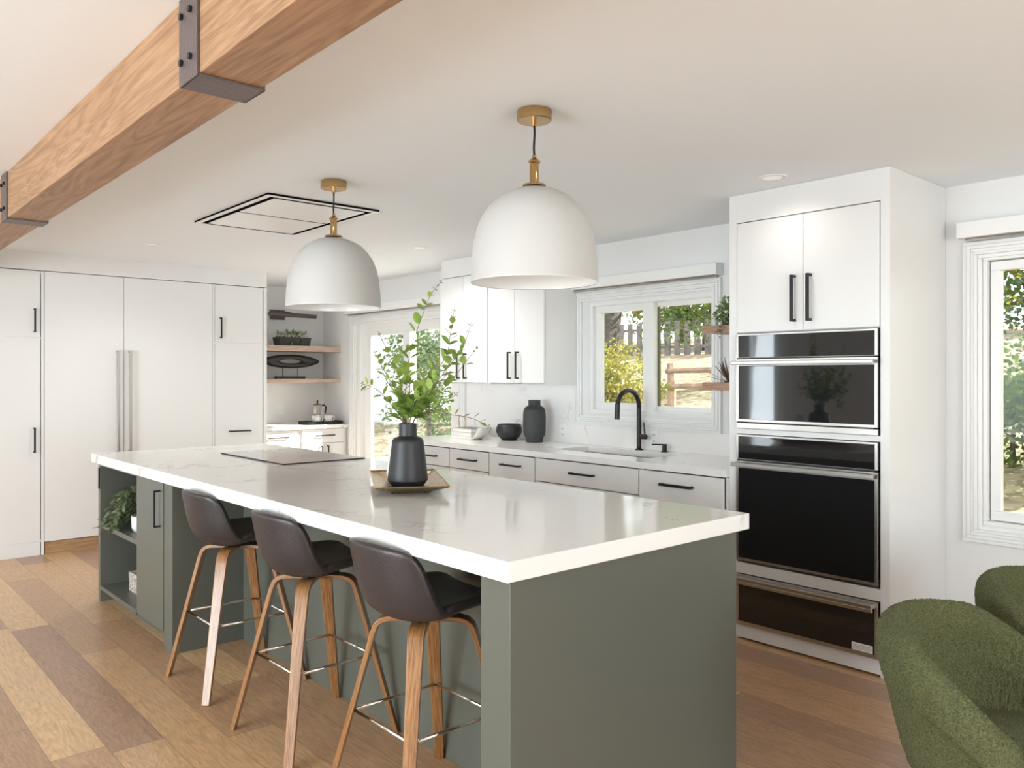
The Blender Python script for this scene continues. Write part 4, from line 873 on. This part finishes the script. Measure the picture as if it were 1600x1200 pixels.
for bi, (lb, pp, big, start) in enumerate(branches):
    rnd = random.Random(40+bi)
    ang = bi*2.4; foot = vpt(0.02*math.cos(ang), 0.04, 0.02*math.sin(ang)); neck = vpt(0.018*math.cos(ang), 0.262, 0.018*math.sin(ang))
    # aim the neck crossing toward the branch side
    first = vpt(*px2(*pp[1])); dirn = (first-neck); dirn.z = 0
    if dirn.length > 1e-4: dirn.normalize()
    neck = vpt(0, 0.262) + dirn*0.022; foot = vpt(0, 0.03) - dirn*0.03
    ctrl = [foot, neck] + [vpt(*px2(*p)) for p in pp[1:]]
    path = smooth_path(ctrl, 40)
    t = thing('leafy_branch', lb, 'branch', tuple(neck), group='leafy branches in the black vase')
    b = BM(); nP = len(path); tube(b, path, [0.0023*(1-0.55*i/nP) for i in range(nP)], 6); obj('stem', b, M['stem'], t, smooth=True)
    b = BM(); bb_ = BM()
    above = [i for i in range(nP) if path[i].z > ZB+0.275]; i0 = above[0]; tot = nP-1-i0
    length = sum((path[i+1]-path[i]).length for i in range(i0, nP-1)); npair = max(5, int(length/0.030))
    for k in range(npair):
        s = (k+0.3)/npair; f_ = i0 + s*tot; i = int(f_)
        if i >= nP-1: continue
        p = path[i].lerp(path[i+1], f_-i); tdir = (path[i+1]-path[i]).normalized()
        side = tdir.cross(Vector((rnd.uniform(-1, 1), rnd.uniform(-1, 1), rnd.uniform(-.3, .3)))).normalized()
        if s > 0.86:
            for sg in (-1, 1):
                q = p + side*sg*0.008 + tdir*0.006; tube(bb_, [p, q], 0.0008, 4); lathe_c = q
                bmesh.ops.create_icosphere(bb_, subdivisions=1, radius=0.0033, matrix=Matrix.Translation(q))
            continue
        if s > 0.45 and rnd.random() < 0.25: continue
        size = (0.050*(1-s)**0.4 + 0.016)*big*rnd.uniform(0.8, 1.15)
        if bi in (5,): size = 0.036*rnd.uniform(0.8, 1.1)
        for sg in (-1, 1):
            if rnd.random() < 0.08: continue
            d = (side*sg*0.9 + tdir*rnd.uniform(0.35, 0.8) + Vector((0, 0, rnd.uniform(-.1, .35)))).normalized()
            leaf(b, p + d*0.004, d, size, size*rnd.uniform(0.52, 0.66), rnd, 0.12)
    for k in range(3 if bi not in (5, 6, 7, 8) else 1):      # extra foliage near the neck
        p = path[min(nP-1, i0 + rnd.randint(0, max(1, tot//5)))]; d = Vector((rnd.gauss(0, 1), rnd.gauss(0, 1), rnd.uniform(0.1, 1.2))).normalized()
        leaf(b, p, d, 0.05*rnd.uniform(.8, 1.2), 0.03, rnd, 0.12)
    obj('leaves', b, M['leaf'], t, smooth=True); obj('buds', bb_, M['bud'], t, smooth=True)

# island shelf: trailing plant, box
t = thing('trailing_plant', 'trailing plant with striped leaves in a white pot on the island shelf', 'plant', (-5.02, 1.53, 0.485))
b = BM(); lathe(b, [(0, 0.4855), (0.05, 0.4855), (0.062, 0.51), (0.065, 0.58), (0.058, 0.58), (0.055, 0.52), (0, 0.51)], -5.02, 1.53, 28); obj('pot', b, M['white'], t, smooth=True)
b = BM(); b2_ = BM(); rnd = random.Random(5)
for k in range(17):
    a = rnd.uniform(PI*0.8, PI*1.45); L = rnd.uniform(0.14, 0.42); d = Vector((math.cos(a)*1.25, math.sin(a)*0.55, 0)); d.x = max(min(d.x, 1.0), -1.25)
    P_ = [Vector((-5.02, 1.53, 0.57))] + [Vector((-5.02, 1.53, 0.62)) + d*L*s*0.95 + Vector((0, 0, 0.13*math.sin(PI*min(1, s*1.1))-0.14*s*s*(L/0.3))) for s in (0.3, 0.6, 0.8, 1.0)]
    for p in P_: p.z = max(p.z, 0.50) if p.y > 1.42 else p.z
    pa = smooth_path(P_, 20); tube(b2_, pa, 0.0018, 5)
    for i in range(3, len(pa)-1, 1):
        for sg in (-1, 1):
            td = (pa[i+1]-pa[i]).normalized(); sd = td.cross(Vector((rnd.uniform(-.4, .4), rnd.uniform(-.4, .4), 1))).normalized(); dd = (sd*sg + td*0.6 + Vector((0, 0, rnd.uniform(-.4, .5)))).normalized()
            leaf(b, pa[i], dd, 0.052*rnd.uniform(.7, 1.2), 0.021, rnd, 0.1)
for v in b.verts:
    if v.co.z < 0.492: v.co.z = 0.492
    if v.co.x < -5.448: v.co.x = -5.448
obj('vines', b2_, M['stem'], t); obj('leaves', b, M['leafd'], t, smooth=True)
def carved():
    m, n, b_ = new_mat('carved_bone_inlay'); tc = n.nodes.new('ShaderNodeTexCoord'); v = n.nodes.new('ShaderNodeTexVoronoi'); v.feature = 'DISTANCE_TO_EDGE'; v.inputs['Scale'].default_value = 45
    n.links.new(tc.outputs['Object'], v.inputs['Vector']); r = ramp(n, [(0.08, (0.30, 0.26, 0.23)), (0.14, (0.66, 0.60, 0.53))]); n.links.new(v.outputs['Distance'], r.inputs['Fac']); n.links.new(r.outputs['Color'], b_.inputs['Base Color']); return m
mc = carved()
t = thing('inlaid_box', 'small patterned cream keepsake box on the bottom island shelf', 'box', (-5.0, 1.60, 0.10))
obj('box_body', bx((-5.22, -5.00, 1.51, 1.65, 0.1005, 0.17)), mc, t, bevel=0.002); obj('lid', bx((-5.222, -4.998, 1.508, 1.652, 0.174, 0.215)), mc, t, bevel=0.003)
obj('seam', bx((-5.216, -5.004, 1.514, 1.646, 0.17, 0.174)), M['page'], t)

# ---------------------------------------------------------------- boucle chairs
def make_chair():
    t = thing('tub_chair', '', 'chair', (0, 0, 0), group='green tub chairs at the dining side')
    b = BM(); rows = []; nA = 40; AM = 2.05
    for i in range(nA+1):
        th = -AM + 2*AM*i/nA; s = abs(th)/AM
        top = 0.692 - 0.03*(s*2.2)**2*0.5 - 0.17*max(0, s-0.45)**1.3*2.2
        ro = 0.300; ri = 0.205; cx_ = -0.02
        dirv = Vector((-math.cos(th), math.sin(th), 0)); flare = 0.035
        sec = [(ro-0.10, 0.16), (ro-0.035, 0.30), (ro+0.0, 0.48), (ro+flare*0.6, top-0.16), (ro+flare, top-0.07), (ro+flare-0.012, top-0.022), (ro+flare-0.045, top), (ri+0.075, top-0.008), (ri+0.045, top-0.045), (ri+0.030, top-0.12), (ri+0.015, 0.50), (ri, 0.40), (ri-0.10, 0.38)]
        k = 1.0
        if s > 0.93: k = 1 - (s-0.93)/0.07*0.35
        row = []
        for r_, z_ in sec:
            mid_r = (ro+ri)/2; rr = mid_r + (r_-mid_r)*k
            row.append(b.verts.new((cx_ + dirv.x*rr*1.0, dirv.y*rr, z_)))
        rows.append(row)
    for p, q in zip(rows, rows[1:]):
        for k in range(len(p)-1): b.faces.new((p[k], q[k], q[k+1], p[k+1]))
        b.faces.new((p[-1], q[-1], q[0], p[0]))
    b.faces.new(rows[0]); b.faces.new(rows[-1][::-1])
    o = obj('tub_shell', b, M['boucle'], t, smooth=True, local=True, subsurf=3)
    tx = bpy.data.textures.get('nub') or bpy.data.textures.new('nub', 'CLOUDS'); tx.noise_scale = 0.0045; tx.noise_depth = 0
    dm = o.modifiers.new('d', 'DISPLACE'); dm.texture = tx; dm.strength = 0.008; dm.mid_level = 0.5
    b = BM(); lathe(b, [(0, 0.30), (0.17, 0.30), (0.19, 0.32), (0.195, 0.35), (0.19, 0.38), (0.16, 0.395), (0, 0.40)], 0.03, 0, 40); obj('seat_cushion', b, M['boucle'], t, smooth=True, local=True)
    b = BM(); lathe(b, [(0, 0.0), (0.24, 0.0), (0.24, 0.012), (0.04, 0.022), (0.035, 0.20), (0, 0.20)], 0, 0, 32); obj('pedestal', b, M['blackm'], t, smooth=True, local=True, autos=True)
    return t
c0 = make_chair(); c0.location = (-0.78, 2.585, 0); c0.rotation_euler = (0, 0, 0.0); c0['label'] = 'green boucle tub chair closest to the viewer at the right edge'
dup(c0, (-0.745, 3.30, 0), -0.1, 'green boucle tub chair farther back, under the dining window')

# ---------------------------------------------------------------- outdoors
def gz(x, y):
    def ss(a, b_, v): v = min(max((v-a)/(b_-a), 0), 1); return v*v*(3-2*v)
    return -0.12 + 0.92*ss(6.5, 12.2, y) + 1.25*ss(12, 20, y) + 1.2*ss(20, 34, y)
b = BM(); nx, ny = 60, 60; gv = []
for j in range(ny+1):
    y = WY+0.16 + (60)*(j/ny)**1.8
    gv.append([b.verts.new((-60+90*i/nx, y, gz(0, y)+0.03*noise.noise(Vector((i*0.7, j*0.7, 0))))) for i in range(nx+1)])
for p, q in zip(gv, gv[1:]):
    for i in range(nx): b.faces.new((p[i], p[i+1], q[i+1], q[i]))
g = obj('ground', b, M['ground'], smooth=True); g['kind'] = 'structure'
struct('patio_ground_slab', bx((-13, -5.0, WY+0.16, 8.2, -0.14, -0.03)), M['conc'], 0.01)
def tree(name, label, cat, x, y, th, tr, blobs, n, L, mat, seed, lean=(0, 0), group=None):
    rnd = random.Random(seed); z0 = gz(x, y); t = thing(name, label, cat, (x, y, z0), group=group)
    b = BM(); top = Vector((x+lean[0], y+lean[1], z0+th)); base = Vector((x, y, z0-0.1))
    tube(b, [base.lerp(top, k/6) + Vector((rnd.uniform(-1, 1), rnd.uniform(-1, 1), 0))*tr*0.15*(k > 0) for k in range(7)], [tr*(1.25-0.6*k/6) for k in range(7)], 10)
    for c, r in blobs: tube(b, [base.lerp(top, rnd.uniform(0.35, 0.95)), Vector((x, y, z0))+Vector(c)*1.0], [tr*0.4, tr*0.1], 6)
    obj('trunk', b, M['bark'], t, smooth=True)
    b = BM(); tot = sum(r[0]*r[1]*r[2] if isinstance(r, tuple) else r**3 for _, r in blobs)
    for c, r in blobs:
        r = r if isinstance(r, tuple) else (r, r, r); cnt = int(n*(r[0]*r[1]*r[2])/tot)
        cl = [(Vector((rnd.gauss(0, .45), rnd.gauss(0, .45), rnd.gauss(0, .42)))) for _ in range(max(4, cnt//28))]
        for _ in range(cnt):
            q = rnd.choice(cl); q = (q/max(1.0, q.length/0.88)) + Vector((rnd.gauss(0, .11), rnd.gauss(0, .11), rnd.gauss(0, .09)))
            p = Vector((x+c[0]+q.x*r[0], y+c[1]+q.y*r[1], z0+c[2]+q.z*r[2]))
            if p.y < WY+0.35: continue
            d = Vector((rnd.gauss(0, 1), rnd.gauss(0, 1), rnd.gauss(0, .7)-0.2)).normalized(); s = d.cross(Vector((rnd.gauss(0, 1), rnd.gauss(0, 1), rnd.gauss(0, 1)))).normalized(); l = L*rnd.uniform(.6, 1.3)
            b.faces.new([b.verts.new(v) for v in (p, p+d*l*0.5+s*l*0.3, p+d*l, p+d*l*0.5-s*l*0.3)])
    obj('foliage', b, mat, t); return t
tree('shade_tree', 'broad dark-trunked tree outside the kitchen window', 'tree', -11.6, 12.6, 4.5, 0.30, [((2.6, 0.3, 2.3), (1.9, 1.5, 1.2)), ((0.5, 0, 4.2), (2.6, 2, 1.4))], 9000, 0.11, M['fol1'], 3, (0.9, 0))
tree('garden_shrub', 'yellow-green shrub seen through the left pane of the kitchen window', 'shrub', -8.35, 9.6, 0.5, 0.04, [((0, 0, 0.75), (0.95, 0.7, 0.75)), ((-0.6, 0.3, 0.9), (0.7, 0.6, 0.8))], 5200, 0.07, M['fol2'], 4)
tree('shade_tree', 'leafy tree with low branches beyond the rail fence', 'tree', -9.4, 15.6, 4.0, 0.16, [((-0.6, 0, 2.3), (2.4, 1.6, 1.0)), ((1.4, 0.5, 3.0), (2.0, 1.5, 1.1))], 8000, 0.10, M['fol3'], 5)
tree('backyard_tree', 'large green tree seen through the dining window', 'tree', -2.9, 14.2, 3.8, 0.2, [((0, 0, 1.2), (2.4, 1.3, 1.1)), ((0, 0.3, 2.3), (2.6, 1.5, 1.0)), ((0.2, 0.5, 3.4), (3.0, 2.0, 1.3))], 22000, 0.10, M['fol3'], 6)
tree('garden_shrub', 'low green shrub behind the leaf litter outside the dining window', 'shrub', -2.9, 9.7, 0.4, 0.03, [((-0.3, 0, 0.55), (1.2, 0.5, 0.55)), ((0.5, 0.1, 0.8), (1.0, 0.5, 0.6))], 6500, 0.08, M['fol1'], 16)
tree('garden_shrub', 'pale green shrub outside the patio door', 'shrub', -10.6, 7.6, 0.8, 0.05, [((0, 0, 1.1), (0.9, 0.7, 1.0)), ((-0.5, 0.4, 1.9), (1.0, 0.7, 0.8))], 5200, 0.075, M['fol3'], 8)
# out-of-view tree added so its crown keeps direct sun off the windows
tree('sun_block_tree', 'tall leafy tree added out of view to block sun, right of the dining window', 'tree', 2.6, 9.6, 4.6, 0.25, [((-1.5, -0.6, 5.8), (1.7, 1.5, 1.9)), ((0.4, -0.6, 5.8), (1.9, 1.5, 1.9)), ((2.2, -0.6, 5.8), (1.9, 1.5, 1.9)), ((3.6, -0.6, 5.6), (1.9, 1.5, 1.9))], 22000, 0.28, M['fol1'], 9)
bgx = [(-36, 26), (-30.5, 29), (-25.5, 24), (-21.5, 29), (-17, 24.5), (-13.5, 30), (-9.5, 25), (-5.5, 30), (-1.5, 25)]
bl = ['beyond the patio', 'rising over the pale garage', 'left of the board fence', 'behind the board fence, its left end', 'behind the middle of the board fence', 'behind the right end of the board fence', 'on the hilltop right of the fence', 'on the hilltop behind the dining window tree', 'at the far right of the hilltop row']
for i, (x, y) in enumerate(bgx):
    tree('hill_tree', 'distant green tree ' + bl[i], 'tree', x, y, 3.5, 0.22, [((0, 0, 2.0), (2.6, 1.8, 1.6)), ((0.3, 0, 4.6), (2.6, 1.8, 2.0))], 2600, 0.34, M['fol3' if i % 3 else 'fol2'], 20+i, group='trees along the hilltop')
# split-rail fence
t = thing('rail_fence', 'rustic two-rail wooden fence across the yard', 'fence', (-6.8, 12, 0.7))
for k in range(3):
    x = -9.15+2.45*k; z = gz(x, 12); b = BM(); tube(b, [(x, 12, z-0.2), (x+0.01, 12, z+0.5), (x-0.01, 12, 1.640)], [0.085, 0.08, 0.075], 7); obj('post', b, M['rail'], t)
for k in range(2):
    x = -9.15+2.45*k
    for z in (1.495, 1.215):
        b = BM(); tube(b, [(x-0.05, 11.93, z), (x+1.2, 11.92, z+R.uniform(-.02, .02)), (x+2.5, 11.94, z-0.01)], [0.05, 0.06, 0.05], 6); obj('rail', b, M['rail'], t)
# board fence
t = thing('board_fence', 'grey vertical board fence at the top of the slope', 'fence', (-15.5, 19.6, 2.0))
for k in range(26):
    x = -19.5+k*0.36; z = gz(x, 19.6); obj('board', bx((x, x+0.20, 19.58, 19.62, z-0.1, z+1.0)), M['fenceg'], t)
obj('rail', bx((-19.6, -10.0, 19.62, 19.67, gz(0, 19.6)+0.2, gz(0, 19.6)+0.28), (-19.6, -10.0, 19.62, 19.67, gz(0, 19.6)+0.75, gz(0, 19.6)+0.83)), M['fenceg'], t)
# pale outbuilding beyond the patio
t = thing('garage', 'pale sided garage beyond the patio', 'building', (-19, 10, 0))
b = bx((-22, -14.5, 9.5, 9.7, -0.2, 3.0), (-22, -21.8, 9.7, 14, -0.2, 3.0), (-14.7, -14.5, 9.7, 14, -0.2, 3.0))
for k in range(18): box(b, -22, -14.48, 9.485, 9.5, -0.1+k*0.17, 0.0+k*0.17)
obj('walls', b, M['siding'], t)
b = BM(); vs = [b.verts.new(v) for v in ((-22.3, 9.1, 2.95), (-14.2, 9.1, 2.95), (-14.2, 14.3, 2.95), (-22.3, 14.3, 2.95), (-22.3, 11.7, 4.3), (-14.2, 11.7, 4.3))]
for f in ((0, 1, 5, 4), (3, 4, 5, 2), (0, 4, 3), (1, 2, 5), (0, 3, 2, 1)): b.faces.new([vs[i] for i in f])
obj('roof', b, M['roofm'], t)
